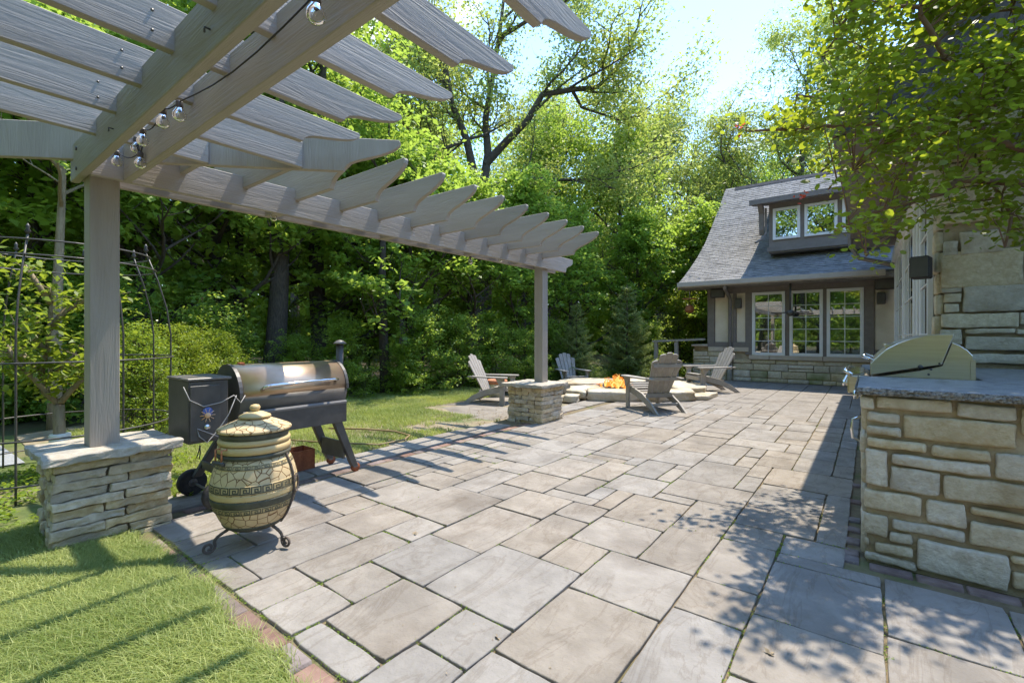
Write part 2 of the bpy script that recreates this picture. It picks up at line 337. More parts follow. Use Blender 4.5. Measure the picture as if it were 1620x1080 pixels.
def link(name, me, parent=None, loc=(0, 0, 0)):
    o = bpy.data.objects.new(name, me); col.objects.link(o); o.location = loc
    if parent is not None: o.parent = parent
    return o
def tag(o, label=None, cat=None, group=None, kind=None):
    if label: o['label'] = label
    if cat: o['category'] = cat
    if group: o['group'] = group
    if kind: o['kind'] = kind
    return o
def thing(name, loc, label, cat, group=None, rz=0, kind=None):
    o = bpy.data.objects.new(name, None); col.objects.link(o); o.location = loc; o.rotation_euler = (0, 0, rz); o.empty_display_size = .1
    return tag(o, label, cat, group, kind)
def part(name, mb, m, parent, world=True, bevel=0, label=None, pivot=None):
    """pivot: own origin (world coordinates) of the part, else its bounding box centre"""
    org = Vector(parent.location) if world else Vector((0, 0, 0))
    gp = parent.parent
    while world and gp is not None: org = org+Vector(gp.location); gp = gp.parent
    if pivot is None:
        a = np.array(mb.v); pivot = Vector((a.min(0)+a.max(0))/2)
    me = mb.mesh(name, m, pivot); o = link(name, me, parent, Vector(pivot)-org)
    if bevel:
        b = o.modifiers.new('bevel', 'BEVEL'); b.width = bevel; b.segments = 1; b.limit_method = 'ANGLE'; b.angle_limit = R(40)
    if label: o['label'] = label
    return o
def copy_tree(o, parent=None):
    c = o.copy(); col.objects.link(c); c.parent = parent
    for ch in o.children: copy_tree(ch, c)
    return c
def struct(name, mb, m):
    o = link(name, mb.mesh(name, m)); o['kind'] = 'structure'; return o
def arrmesh(name, V, F4, m, v=None, smooth=False):
    """V (n,3) array, F4 (k,4) or (k,3) array of indices, v per-face value"""
    me = bpy.data.meshes.new(name); n = len(V); k, c = F4.shape
    me.vertices.add(n); me.vertices.foreach_set('co', V.astype(np.float32).ravel())
    me.loops.add(k*c); me.loops.foreach_set('vertex_index', F4.astype(np.int32).ravel())
    me.polygons.add(k); me.polygons.foreach_set('loop_start', np.arange(0, k*c, c, dtype=np.int32)); me.polygons.foreach_set('loop_total', np.full(k, c, np.int32))
    if v is not None:
        a = me.attributes.new('v', 'FLOAT', 'FACE'); a.data.foreach_set('value', v.astype(np.float32))
    me.update(calc_edges=True); me.materials.append(m)
    if smooth: me.polygons.foreach_set('use_smooth', np.ones(k, bool))
    return me
def leaves(P, size, ratio=.55, upbias=.7, droop=0.0, v=None, rg=rng):
    """one folded rhombic leaf of 2 triangles... as a quad, per point"""
    n = len(P); nr = rg.normal(size=(n, 3)); nr[:, 2] = np.abs(nr[:, 2])+upbias; nr /= np.linalg.norm(nr, axis=1)[:, None]
    d = rg.normal(size=(n, 3)); d[:, 2] -= droop; d -= nr*np.sum(d*nr, 1)[:, None]; d /= np.linalg.norm(d, axis=1)[:, None]
    s = np.cross(nr, d); L_ = (size*rg.uniform(.65, 1.3, n))[:, None]; W = L_*ratio*.5
    b = P; tip = P+d*L_; mid = P+d*L_*.45+nr*L_*.06
    V = np.stack([b, mid+s*W, tip-nr*L_*.08, mid-s*W], 1).reshape(-1, 3)
    F = np.arange(4*n).reshape(n, 4)
    if v is None: v = rg.uniform(0, 1, n)
    return V, F, v

# ---------------------------------------------------------------- ground
g = MB(); N = 60
xs = [-300, -120, -60, -40, -30, -24, -20, -16, -13, -11, -9.5, -8.5, -8, -7.5, -7, -6.5, -6, -5.5, -5, -4.6, -4.45, 2, 6, 20, 60, 120, 300]
ys = [-300, -120, -60, -30, -12, -4, 0, 2, 4, 5, 6, 7, 7.5, 8, 8.5, 9, 9.5, 10, 10.5, 11, 12, 13, 14, 16, 20, 26, 34, 50, 90, 160, 400]
def gz(x, y):
    z = -.035
    if x < -4.6: z -= .11*min(1, (-4.6-x)/1.6)*max(0, min(1, (y-6)/3))*1.4
    return z
V = [(x, y, gz(x, y)-.004*(x > -4.45 and y > -1 and x < 6 and y < 20)*8) for y in ys for x in xs]
F = [(j*len(xs)+i, j*len(xs)+i+1, (j+1)*len(xs)+i+1, (j+1)*len(xs)+i) for j in range(len(ys)-1) for i in range(len(xs)-1)]
g.add(V, F, True); struct('ground', g, dirt)
# lawn soil sheets a few mm above
def sheet(name, poly, z, m, follow=False):
    mb = MB(); mb.add([(x, y, (gz(x, y) if follow else 0)+z) for x, y in poly], [tuple(range(len(poly)))]); return struct(name, mb, m)
sheet('front_lawn_soil', [(-9, -6), (2.5, -6), (2.5, .86), (-9, .86)], -.022, turf)
lb = MB()
LX = [-9.2, -8.4, -7.6, -6.8, -6.2, -5.6, -5, -4.52]; LY = [.87, 2, 3, 4, 5, 6, 7, 8, 8.6]
lb.add([(x+(0 if i else .3*math.sin(y*2)), y, gz(x, y)+.012) for y in LY for i, x in enumerate(LX)], [(j*8+i, j*8+i+1, (j+1)*8+i+1, (j+1)*8+i) for j in range(8) for i in range(7)], True)
struct('side_lawn_soil', lb, soil)
sheet('gravel_path', [(-12, -.4), (-6.9, .1), (-6.9, .75), (-12, .5)], -.012, gravel)

# ---------------------------------------------------------------- patio: every slab laid as traced, the rest filled on the same module
kx = {-6: -3.92, -3: -3.46, -2: -3.31, 0: -3.01, 3: -2.575, 5: -2.285, 7: -1.985, 8: -1.835, 10: -1.53, 12: -1.24, 15: -.752, 17: -.437, 20: .055, 30: 1.58}
ky = {-20: -2.0, 0: 1.01, 1: 1.16, 2: 1.325, 4: 1.63, 6: 1.935, 8: 2.245, 10: 2.595, 12: 2.875, 13: 3.06, 14: 3.195, 16: 3.5, 18: 3.81, 88: 14.62}
def interp(d, i):
    k = sorted(d); 
    for a, b in zip(k, k[1:]):
        if a <= i <= b: return d[a]+(d[b]-d[a])*(i-a)/(b-a)
fixed = [(0,3,0,1),(0,3,1,5),(0,3,5,8),(3,5,6,8),(3,5,2,6),(3,5,0,2),(5,7,0,2),(5,7,2,4),(5,8,4,7),(5,8,7,11),(7,10,0,1),(7,10,1,4),(8,12,4,8),(10,12,2,4),(10,12,0,2),
 (12,15,3,7),(12,15,-1,3),(1,5,8,12),(-2,1,8,11),(-2,0,6,8),(-3,0,2,6),(1,3,12,16),(3,5,12,14),(5,8,11,14),(3,6,14,17),(1,3,16,18),(-1,3,18,22),(3,6,17,21),(8,10,12,14),(8,10,8,12),
 (10,12,8,10),(10,13,10,13),(10,13,13,17),(12,15,7,10),(13,15,10,14),(13,15,14,18),(15,17,8,10),(15,17,4,8),(17,20,6,9),(17,20,9,13),(17,20,13,14),(15,17,14,16),(15,18,16,19),
 (20,23,10,14),(20,24,6,10),(23,26,10,14),(17,20,2,6),(6,8,18,22),(8,11,24,28),(8,11,28,31),(4,8,24,29),(-2,1,11,13),(-6,-3,0,4),(15,17,10,14),(18,19,16,23),(8,11,17,20),(11,15,18,21),(17,19,14,16)]
occ = {}
def inside(i, j):
    if j >= 14: return -6 <= i < 19 and j < 88
    if j >= 0: return -6 <= i < 30
    return 12 <= i < 30 and j >= -20
rects = []
for r in fixed:
    cells = [(i, j) for i in range(r[0], r[1]) for j in range(r[2], r[3])]
    if any(c in occ for c in cells): print('overlap', r); continue
    for c in cells: occ[c] = 1
    rects.append(r)
rr = random.Random(5)
sizes = [(3,4),(4,3),(3,3),(2,3),(3,2),(2,2),(4,4),(2,4),(3,1),(3,5)]
for j in range(-20, 88):
    for i in range(-6, 30):
        if not inside(i, j) or (i, j) in occ: continue
        opts = sizes[:]; rr.shuffle(opts)
        if j > 50: opts = [(3,4),(4,4),(3,5),(4,3),(3,3),(2,4)]+opts
        for (a, b) in opts+[(2,2),(3,1),(2,1),(1,3),(1,2),(1,1)]:
            cl = [(i+u, j+v_) for u in range(a) for v_ in range(b)]
            if all(inside(*c) and c not in occ for c in cl):
                for c in cl: occ[c] = 1
                rects.append((i, i+a, j, j+b)); break
patio = MB()
patio.add([(-4.50, .87, -.018), (4.6, .87, -.018), (4.6, 14.7, -.018), (-4.50, 14.7, -.018)], [(0, 1, 2, 3)])
patio.add([(-1.3, -2.1, -.018), (4.6, -2.1, -.018), (4.6, .87, -.018), (-1.3, .87, -.018)], [(0, 1, 2, 3)])
patio_o = struct('patio', patio, jointm)
def slab_mesh(name, x0, x1, y0, y1, m, seed, th=.045, chip=.0025, step=.07, bev=.004, ox=None):
    """flat stone with an uneven outline, worn edge and slightly uneven face; origin at its centre"""
    cx_, cy_ = (x0+x1)/2, (y0+y1)/2; r_ = random.Random(seed); pts = []
    nx = max(2, int((x1-x0)/step)); ny = max(2, int((y1-y0)/step)); cc = .002+.004*r_.random()
    def e(a, b, n):
        for k in range(n):
            t = k/n; yield (a[0]+(b[0]-a[0])*t, a[1]+(b[1]-a[1])*t), k == 0
    cs = [(x0, y0), (x1, y0), (x1, y1), (x0, y1)]
    for q in range(4):
        for (p, corner) in e(cs[q], cs[(q+1) % 4], nx if q % 2 == 0 else ny):
            o = noise.noise_vector(Vector((p[0]*9, p[1]*9, seed*.37)))*chip*2
            px_, py_ = p[0]+o.x, p[1]+o.y
            if corner: px_ += (cx_-px_)/abs(cx_-px_)*cc; py_ += (cy_-py_)/abs(cy_-py_)*cc
            pts.append((px_, py_))
    n = len(pts); lift = r_.uniform(-.003, .003); tx, ty = r_.uniform(-.006, .006), r_.uniform(-.006, .006)
    def zt(p): return lift+(p[0]-cx_)*tx+(p[1]-cy_)*ty+noise.noise(Vector((p[0]*4, p[1]*4, seed)))*.002
    def ins(p, d): 
        sx = -1 if p[0] > cx_ else 1; sy = -1 if p[1] > cy_ else 1
        ex = min(abs(p[0]-x0), abs(p[0]-x1)) < .02; ey = min(abs(p[1]-y0), abs(p[1]-y1)) < .02
        return (p[0]+(sx*d if ex else 0), p[1]+(sy*d if ey else 0))
    rings = [[(p[0], p[1], -th) for p in pts], [(p[0], p[1], zt(p)-bev) for p in pts], [(*ins(p, bev*.5), zt(p)-bev*.25) for p in pts], [(*ins(p, bev*1.6), zt(p)) for p in pts]]
    V = [(a-cx_, b-cy_, c) for rg_ in rings for a, b, c in rg_]; F = []
    for k in range(3):
        for i in range(n): F.append((k*n+i, k*n+(i+1) % n, (k+1)*n+(i+1) % n, (k+1)*n+i))
    F.append(tuple(range(3*n, 4*n)))
    me = bpy.data.meshes.new(name); me.from_pydata(V, [], F); me.materials.append(m)
    me.update(); return me, (cx_, cy_, 0)
GAP = .0047
rects.sort(key=lambda r: (interp(ky, r[2]))**2+(interp(kx, r[0])+1.5)**2)
rects_px = rects
far = MB(); cnt = 0
for k, r in enumerate(rects):
    x0, x1, y0, y1 = interp(kx, r[0])+GAP, interp(kx, r[1])-GAP, interp(ky, r[2])+GAP, interp(ky, r[3])-GAP
    if x0 > -.2 and y0 > 3.3: continue
    if y1 < .9 and k > 250: 
        far.box(x0, x1, y0, y1, -.045, 0, .005); continue
    if cnt >= 292: far.box(x0, x1, y0, y1, -.045, 0, .005); continue
    gg = rr.choice([0, 0, .002, .004])
    me, loc = slab_mesh('paving_slab', x0+gg, x1, y0, y1-gg, paver, k+1, step=.07 if y0 < 6 else .15)
    link('paving_slab', me, patio_o, loc); cnt += 1
if far.v: tag(part('distant_slabs', far, paver, patio_o), kind='stuff')
# outer row of slabs beyond the brick strip
y = 1.13
row = thing('outer_slab_row', (-4.27, 3.5, 0), None, None, kind='structure')
row = row
k = 500
while y < 8.3:
    l_ = rr.choice([.45, .6, .6, .75]); k += 1
    me, loc = slab_mesh('paving_slab', -4.48+.02*math.sin(y*3), -4.09, y+.006, y+l_-.006, paver, k)
    if not (5.3 < y+l_/2 < 6.2): link('paving_slab', me, row, Vector(loc)-Vector(row.location))
    y += l_
# bricks: along the front edge, along the strip and beside the counter
bm_ = None
bricks = thing('brick_edging', (-3, 1, 0), None, None, kind='structure')
def brick(x0, x1, y0, y1, z=0.0, s=0):
    global bm_
    mb = rough_box(x0, x1, y0, y1, z-.06, z, (1, 1, 0), .008, .004, s)
    part('brick', mb, brickm, bricks)
x = -3.62
while x < -1.25:
    l_ = rr.uniform(.17, .2); brick(x+.004, x+l_-.004, .885+.01*math.sin(x*5), .995, -.004+rr.uniform(-.004, .003), int(x*100)); x += l_
y = 1.25
while y < 8.0:
    l_ = .2; brick(-4.075-(.02 if y > 6 else 0)-(max(0, y-6)*.12), -3.985-(max(0, y-6)*.12), y+.004, y+l_-.004, -.012+rr.uniform(-.004, .003), int(y*100)); y += l_
for q, (a, b) in enumerate([(3.32, 3.42), (3.43, 3.53), (3.62, 3.72), (3.84, 3.94), (4.05, 4.15), (4.5, 4.6), (5.0, 5.1)]):
    brick(-.125, -.045, a, b, -.004, q)
x = .0
while x < 1.4:
    brick(x, x+.19, 3.29, 3.375, -.004, int(x*70)); x += .2
# irregular flags under the left chair
flags = thing('flagstone_path', (-5.4, 6.6, 0), None, None, kind='structure')
def flag(poly, z, s):
    mb = MB(); n = len(poly); cxx = sum(p[0] for p in poly)/n; cyy = sum(p[1] for p in poly)/n; P = []
    for i in range(n):
        a, b = poly[i], poly[(i+1) % n]
        for q in range(4):
            t = q/4; p = (a[0]+(b[0]-a[0])*t, a[1]+(b[1]-a[1])*t); o = noise.noise_vector(Vector((p[0]*4, p[1]*4, s)))*.05; P.append((p[0]+o.x, p[1]+o.y))
    m_ = len(P)
    def sc_(f): return [(cxx+(p[0]-cxx)*f, cyy+(p[1]-cyy)*f) for p in P]
    V = [(a, b, z-.06) for a, b in P]+[(a, b, z-.01) for a, b in P]+[(a, b, z) for a, b in sc_(.97)]
    mb.add(V, [(k_*m_+i, k_*m_+(i+1) % m_, (k_+1)*m_+(i+1) % m_, (k_+1)*m_+i) for k_ in range(2) for i in range(m_)]+[tuple(range(2*m_, 3*m_))], True)
    part('flagstone', mb, paver, flags)
flag([(-6.2, 5.95), (-5.3, 5.5), (-4.55, 5.55), (-4.55, 6.3), (-5.2, 6.75), (-6.0, 6.6)], -.02, 1)
flag([(-6.5, 6.1), (-6.05, 6.7), (-5.5, 7.3), (-6.0, 7.9), (-6.9, 7.3)], -.03, 2)
flag([(-5.15, 6.85), (-4.6, 6.45), (-4.55, 7.4), (-5.0, 7.8), (-5.45, 7.3)], -.025, 3)
flag([(-6.3, 8.3), (-5.4, 7.5), (-4.9, 8.0), (-5.3, 9.0), (-6.2, 9.3)], -.05, 4)
# weeds and moss in the joints
P = []
for k, r in enumerate(rects[:200]):
    x0, x1, y0, y1 = interp(kx, r[0]), interp(kx, r[1]), interp(ky, r[2]), interp(ky, r[3])
    for q in range(9):
        side = rr.random() < .5
        p = (x0+rr.gauss(0, .002), rr.uniform(y0, y1)) if side else (rr.uniform(x0, x1), y0+rr.gauss(0, .002))
        if noise.noise(Vector((p[0]*1.1, p[1]*1.1, 4))) > -.06:
            for _ in range(12): P.append((p[0]+rr.gauss(0, .004 if side else .022), p[1]+rr.gauss(0, .022 if side else .004), -.006))
P = np.array(P); V, F, v = leaves(P, .011, .5, .3)
wd = link('joint_weeds', arrmesh('joint_weeds', V, F, leafD, v)); tag(wd, 'tiny green weeds growing in the joints between the patio slabs', 'weeds', kind='stuff')

# ---------------------------------------------------------------- pergola
PG = thing('pergola', (-4.08, .8, 0), 'taupe painted corner pergola with scroll cut rafters on square posts', 'pergola')
ZB, ZT = 2.33, 2.565           # beams
RB, RT = 2.47, 2.758           # rafters
def scroll(L_, h, cut=.40):
    """outline of one rafter end: a short cove, then a long taper to the rounded nose"""
    k = h/.28
    pts = [(0, 0), (.010, .026), (.026, .050), (.052, .071), (.09, .090), (.145, .108), (.20, .126), (.255, .146), (.305, .168), (.345, .190), (.375, .213), (.394, .238), (.399, .262), (.390, .28)]
    return [(L_-cut+a, b_*k) for a, b_ in pts]
def rafter_prof(a, b, h, ea=True, eb=True):
    r = [(x, z) for x, z in scroll(b, h)] if eb else [(b, 0), (b, h)]
    l = [(a+b-x, z) for x, z in scroll(b, h)] if ea else [(a, 0), (a, h)]
    return [(x, z+RB) for x, z in r]+[(x, z+RB) for x, z in reversed(l)]
HW = .021
h = RT-RB; hY = 2.65-RB
# beams (double, each plank its own part)
def plank(name, mb, m): return part(name, mb, m, PG, bevel=.004)
plank('beam', MB().box(-4.27, 1.9, .675, .72, ZB, ZT), paintx)
plank('beam', MB().box(-3.955, 1.9, .885, .93, ZB, ZT), paintx)
def yb(x0, x1, y0):
    e = [(6.62, ZB), (6.64, ZB+.07), (6.70, ZB+.10), (6.80, ZB+.135), (6.84, ZB+.17), (6.84, ZT)]
    return MB().prism([(y0, ZB)]+e+[(y0, ZT)], 0, x0, x1)
plank('beam', yb(-4.0, -3.96, .722), painty)
plank('beam', yb(-4.205, -4.165, .722), painty)
for y_ in (1.9, 3.1, 4.4, 5.4): part('spacer_block', MB().box(-4.163, -4.002, y_, y_+.09, ZB+.002, ZB+.045), painty, PG)
plank('post', MB().box(-4.158, -4.004, .724, .878, .57, 2.60), paintz)
plank('post', MB().box(-4.158, -4.004, 5.99, 6.14, .565, 2.58), paintz)
plank('post', MB().box(1.5, 1.65, .724, .878, .0, 2.60), paintz)
DG = lambda x_: x_+4.88
tipY, tipX = 1.86, -3.02
r0 = None
XR = [-1.0-.432*k for k in range(-5, 7)]
for x_ in XR:
    lim = DG(x_)
    full = lim > tipY+.02
    pr = rafter_prof(-.30, tipY if full else lim-.03, hY, True, full)
    plank('rafter', MB().prism(pr, 0, x_-HW, x_+HW), painty)
YR = [5.93-.4275*k for k in range(0, 13)]
for y_ in YR:
    lim = y_-4.88
    full = lim < tipX+.0 or y_ > 1.95
    if y_ < 1.1: continue
    a = tipX if full and y_ > 1.98 else y_-4.88-.03
    pr = rafter_prof(-5.08, a, h, True, y_ > 1.98)
    plank('rafter', MB().prism(pr, 1, y_-HW, y_+HW), paintx)
# rafters outside the corner on the far left, running to the hip
# hip rafter, along the diagonal
prof = rafter_prof(-1.55, 1.96, .24, True, True); s2 = math.sqrt(.5)
mb = MB(); n_ = len(prof); V = []
for o in (-HW, HW):
    for s_, z_ in prof: V.append((-4.08+s_*s2-o*s2, .80+s_*s2+o*s2, z_-.006))
mb.add(V, [tuple(range(n_)), tuple(range(n_, 2*n_))[::-1]]+[(i, n_+i, n_+(i+1) % n_, (i+1) % n_) for i in range(n_)])
plank('hip_rafter', mb, paintz)
for x_ in (-3.9,): pass
# bolts and metal hooks
for (x_, z_) in ((-3.2, 2.40), (-1.9, 2.41)): part('hook', MB().tube([(x_, .674, z_), (x_, .655, z_), (x_, .655, z_-.02)], .004, 5), blackm, PG)
for x_ in XR[5:11]:
    for (yy, zz) in ((.60, 2.52), (.60, 2.60)): part('screw', MB().lathe([(.006, 0), (.006, .003)], 6, (x_+HW, yy, zz), axis=0), blackm, PG)
for (yy, zz) in ((.673, 2.38), (.673, 2.51)): part('bolt', MB().lathe([(.012, -.006), (.012, .001)], 8, (-4.08, yy, zz), axis=1), greym, PG)
# pillars of dry laid stone, each pillar a thing with its stones as parts
def pillar(x0, x1, y0, y1, htop, cap, label, seed, courses, name='stone_pillar'):
    t = thing(name, ((x0+x1)/2, (y0+y1)/2, 0), label, 'pillar', 'stacked stone pillars under the pergola posts'); r_ = random.Random(seed)
    part('core', MB().box(x0+.05, x1-.05, y0+.05, y1-.05, -.03, htop-.05), mortar, t)
    z = -.04; ch = (htop-.055+.04)/courses
    for c in range(courses):
        hh = ch; z1 = z+hh-.004; f = .44+.12*((c % 2)*2-1)*r_.uniform(.7, 1)*.5; f2 = .5-.15*((c % 2)*2-1)*r_.uniform(.7, 1)
        ym = y0+(y1-y0)*(.5+(.09 if c % 2 else -.09)+r_.uniform(-.03, .03)); xm = x0+(x1-x0)*(.5+(.1 if c % 2 else -.1)+r_.uniform(-.03, .03))
        d = .13
        def st(a0, a1, b0, b1, s):
            o = [r_.uniform(-.012, .014) for _ in range(4)]; zz = r_.uniform(-.003, .003)
            part('stone', rough_box(a0-o[0] if a0 == x0 else a0, a1+o[1] if a1 == x1 else a1, b0-o[2] if b0 == y0 else b0, b1+o[3] if b1 == y1 else b1, z+zz, z1+zz, (6, 6, 2), .006, .011, s, 17, False), lime, t)
        g_ = .005
        st(x1-d, x1, y0, ym-g_, seed*100+c*8); st(x1-d, x1, ym+g_, y1, seed*100+c*8+1)
        st(x0, x0+d, y0, ym-g_, seed*100+c*8+2); st(x0, x0+d, ym+g_, y1, seed*100+c*8+3)
        st(x0+d+g_, xm-g_, y0, y0+d, seed*100+c*8+4); st(xm+g_, x1-d-g_, y0, y0+d, seed*100+c*8+5)
        z += hh
    for (a0, a1, b0, b1) in cap:
        part('cap_stone', rough_box(a0, a1, b0, b1, htop-.052, htop, (12, 14, 2), .008, .011, seed+9+a0, 13, False), capm, t)
    return t
pillar(-4.30, -3.85, .53, 1.12, .575, [(-4.40, -4.13, .47, 1.17), (-4.12, -3.79, .48, 1.18)], 'large stacked stone pillar carrying the near pergola post at the lawn corner', 1, 10)
pillar(-4.42, -3.80, 5.66, 6.25, .57, [(-4.50, -3.74, 5.58, 6.32)], 'stacked stone pillar carrying the far pergola post beside the chairs', 2, 9)
# string lights between the beams
SL = thing('string_lights', (-3.0, .80, 2.45), 'string of clear globe bulbs on black cable between the pergola beams', 'string lights')
def on_y(px, py, Y):
    t = (px-810)/736; d = Y/(math.cos(TH)+math.sin(TH)*t); return Vector((d*(-math.sin(TH)+math.cos(TH)*t), Y, CAM_H-d*(py-530)/736))
def on_x(px, py, X):
    t = (px-810)/736; d = X/(-math.sin(TH)+math.cos(TH)*t); return Vector((X, d*(math.cos(TH)+math.sin(TH)*t), CAM_H-d*(py-530)/736))
bl = [on_y(500, 20, .80), on_y(284, 180, .82), on_y(258, 191, .79), on_y(226, 221, .82), on_y(216, 233, .86), on_y(222, 257, .86), on_y(185, 254, .83), on_y(162, 268, .82),
      on_x(433, 343, -4.08), on_x(744, 413, -4.08), on_x(792, 410, -4.08)]
bme = MB().lathe([(.004, .034), (.014, .030), (.018, .020), (.028, .004), (.031, -.010), (.028, -.024), (.018, -.034), (.006, -.038)], 16).mesh('bulb', bulbm)
sme = MB().lathe([(.014, .062), (.016, .055), (.016, .035), (.013, .024)], 10).mesh('socket', blackm)
fme = MB().tube([(0, 0, .02), (.006, 0, .0), (-.006, 0, -.012), (0, 0, .02)], .0012, 4).mesh('filament', chrome)
for p in bl:
    b = link('bulb', bme, SL, p-SL.location); link('socket', sme, b); link('filament', fme, b)
pts = []
for a, b in zip(bl[:8], bl[1:8]):
    a2, b2 = a+Vector((0, 0, .06)), b+Vector((0, 0, .06))
    for t in np.linspace(0, 1, 7)[:-1]: pts.append(a2.lerp(b2, t)+Vector((0, 0, -.05*math.sin(math.pi*t)*min(1, (a-b).length*2)+.0)))
pts.append(bl[7]+Vector((0, 0, .06)))
pts += [Vector((-4.08, 1.0, 2.40))]+[Vector((-4.08, y_, 2.375+.02*math.sin(y_*7))) for y_ in np.linspace(1.3, 6.0, 24)]
part('cable', MB().tube(pts, .0035, 5), cord, SL)
lp = [bl[5]+Vector((.0, 0, .06)), bl[5]+Vector((.05, 0, .09)), bl[5]+Vector((.06, 0, .15)), bl[5]+Vector((-.02, 0, .17)), bl[5]+Vector((-.07, 0, .12)), bl[5]+Vector((-.03, 0, .07))]
part('cable', MB().tube(lp, .0035, 5), cord, SL)
# ---------------------------------------------------------------- masonry helper
def wall_stones(root, stones, axis, plane, depth, m, seed, rad=.016, jit=.006, res=.09, proud=.02, name='stone', alt=None):
    """stones: (u0,u1,z0,z1) in a vertical plane; axis 1 = plane of constant y facing -y, axis 0 = plane of constant x facing -x"""
    for k, (u0, u1, z0, z1) in enumerate(stones):
        o = random.Random(seed*31+k).uniform(-.006, .008)
        n = (max(1, int((u1-u0)/res)), 0, max(1, int((z1-z0)/res)))
        if axis == 1: mb = rough_box(u0, u1, plane-proud-o, plane+depth, z0, z1, n, rad, jit, seed+k, 8)
        else: mb = rough_box(plane-proud-o, plane+depth, u0, u1, z0, z1, (0, n[0], n[2]), rad, jit, seed+k, 8)
        mm = alt if (alt and z0 < .28 and (k*7+seed) % 3 == 0) else m
        part(name, mb, mm, root)
def ashlar(u0, u1, z0, z1, seed, ch=(.12, .26), cw=(.22, .55), gap=.012):
    r_ = random.Random(seed); out = []; z = z0
    while z < z1-.02:
        hh = min(r_.uniform(*ch), z1-z)
        if z1-(z+hh) < ch[0]*.6: hh = z1-z
        u = u0
        while u < u1-.02:
            ww = min(r_.uniform(*cw), u1-u)
            if u1-(u+ww) < cw[0]*.5: ww = u1-u
            if hh > ch[0]*1.5 and r_.random() < .28:
                zm = z+hh*r_.uniform(.4, .6); out += [(u+gap/2, u+ww-gap/2, z+gap/2, zm-gap/2), (u+gap/2, u+ww-gap/2, zm+gap/2, z+hh-gap/2)]
            else: out.append((u+gap/2, u+ww-gap/2, z+gap/2, z+hh-gap/2))
            u += ww
        z += hh
    return out

# ---------------------------------------------------------------- garden house at the back
HY = 14.5
H = thing('garden_house', (-1.8, 14.5, 0), 'stone and stucco garden house with curved shingle roof and dormer', 'house')
# walls: base core, stone, stucco panels, trim
part('wall', MB().box(-3.78, .6, HY+.05, 23.5, -.05, 2.80), stucco, H)
part('foundation', MB().box(-4.2, .6, HY, HY+.049, -.05, .80), mortar, H)
part('foundation', MB().box(-4.2, -3.785, HY+.05, 16.5, -.05, .96), mortar, H)
wall_stones(H, ashlar(-3.1, .5, .0, .62, 3, (.09, .20), (.28, .62), .014), 1, HY, .02, isl, 11, .012, .005, .2, .035, alt=mossy)
wall_stones(H, ashlar(-4.2, -3.12, .0, .82, 4, (.1, .2), (.25, .5), .014), 1, HY, .02, isl, 12, .012, .005, .2, .035, alt=mossy)
wall_stones(H, ashlar(14.5, 16.4, .0, .9, 6, (.1, .2), (.3, .6), .014), 0, -4.2, .02, lime, 13, .012, .005, .2, .03)
part('foundation_cap', MB().box(-4.26, -3.79, HY-.06, 16.5, .96, 1.02, .01), sillm, H)
for (a, b) in ((-2.68, -2.18), (-2.175, -.95), (-.945, .52)): part('sill', MB().box(a, b-.006, HY-.075, HY+.06, .625, .745, .008), sillm, H)
for (a, b) in ((-3.78, -3.35), (-3.34, -2.69)): part('sill', MB().box(a, b, HY-.06, HY+.06, .83, .955, .008), sillm, H)
def tb(a, b, z0, z1, y0=HY-.045): part('timber', MB().box(a, b, y0, HY+.05, z0, z1, .006), trimm, H)
tb(-3.80, .56, 2.50, 2.82); tb(-3.80, -3.60, .96, 2.498); tb(-3.10, -3.02, 1.10, 2.498); tb(-2.78, -2.62, .75, 2.498); tb(-.10, .10, .75, 2.498); tb(-3.598, -2.782, .957, 1.10)
tb(.11, .54, .75, .94); tb(-1.80, -1.70, .747, 2.498, HY-.02); tb(-.965, -.87, .747, 2.498, HY-.02)
for (a, b, z0, z1) in ((-3.595, -3.105, 1.102, 2.497), (-3.015, -2.785, 1.102, 2.497), (.105, .535, .942, 2.497)):
    part('stucco_panel', MB().box(a, b, HY+.01, HY+.055, z0, z1), stucco, H)
def window(root, u0, u1, z0, z1, plane, cols, rows, fr=.055, axis=1, back=.25, blind=False, dep=.05):
    def bx(a, b, c, d, e, f): # u, depth, z
        return MB().box(a, b, plane+c, plane+d, e, f, .004) if axis == 1 else MB().box(plane+c, plane+d, a, b, e, f, .004)
    wn = bx(u0, u0+fr, -dep, .02, z0, z1)
    for q in ((u1-fr, u1, z0, z1), (u0+fr, u1-fr, z0, z0+fr), (u0+fr, u1-fr, z1-fr, z1)):
        m_ = bx(q[0], q[1], -dep+.001*(q[2] != z0 or q[3] != z1), .019, q[2], q[3]); wn.add(m_.v, m_.f)
    w_ = part('window', wn, whitef, root)
    part('pane', bx(u0+fr*.8, u1-fr*.8, -.012, -.006, z0+fr*.8, z1-fr*.8), pane_m, w_)
    for c in range(1, cols):
        u = u0+fr+(u1-u0-2*fr)*c/cols; part('muntin', bx(u-.009, u+.009, -.028, -.014, z0+fr, z1-fr), whitef, w_)
    for r_ in range(1, rows):
        z = z0+fr+(z1-z0-2*fr)*r_/rows; part('muntin', bx(u0+fr, u1-fr, -.0275, -.0145, z-.009, z+.009), whitef, w_)
    ib = bx(u0+fr*.5, u1-fr*.5, .06, .066, z0, z1); part('unlit_room_sheet', ib, unlit_room, w_)  # dark sheet close behind the glass, coloured as the shade of an unlit room
    if blind:
        sb = MB(); z = z1-fr
        while z > z1-(z1-z0)*.36:
            m_ = bx(u0+fr, u1-fr, .02, .045, z-.012, z-.006); sb.add(m_.v, m_.f); z -= .03
        part('blind', sb, blindm, w_)
    return w_
for (a, b) in ((-2.61, -1.80), (-1.70, -.95), (-.87, -.105)): window(H, a, b, .745, 2.49, HY, 2, 5, .075, blind=True)
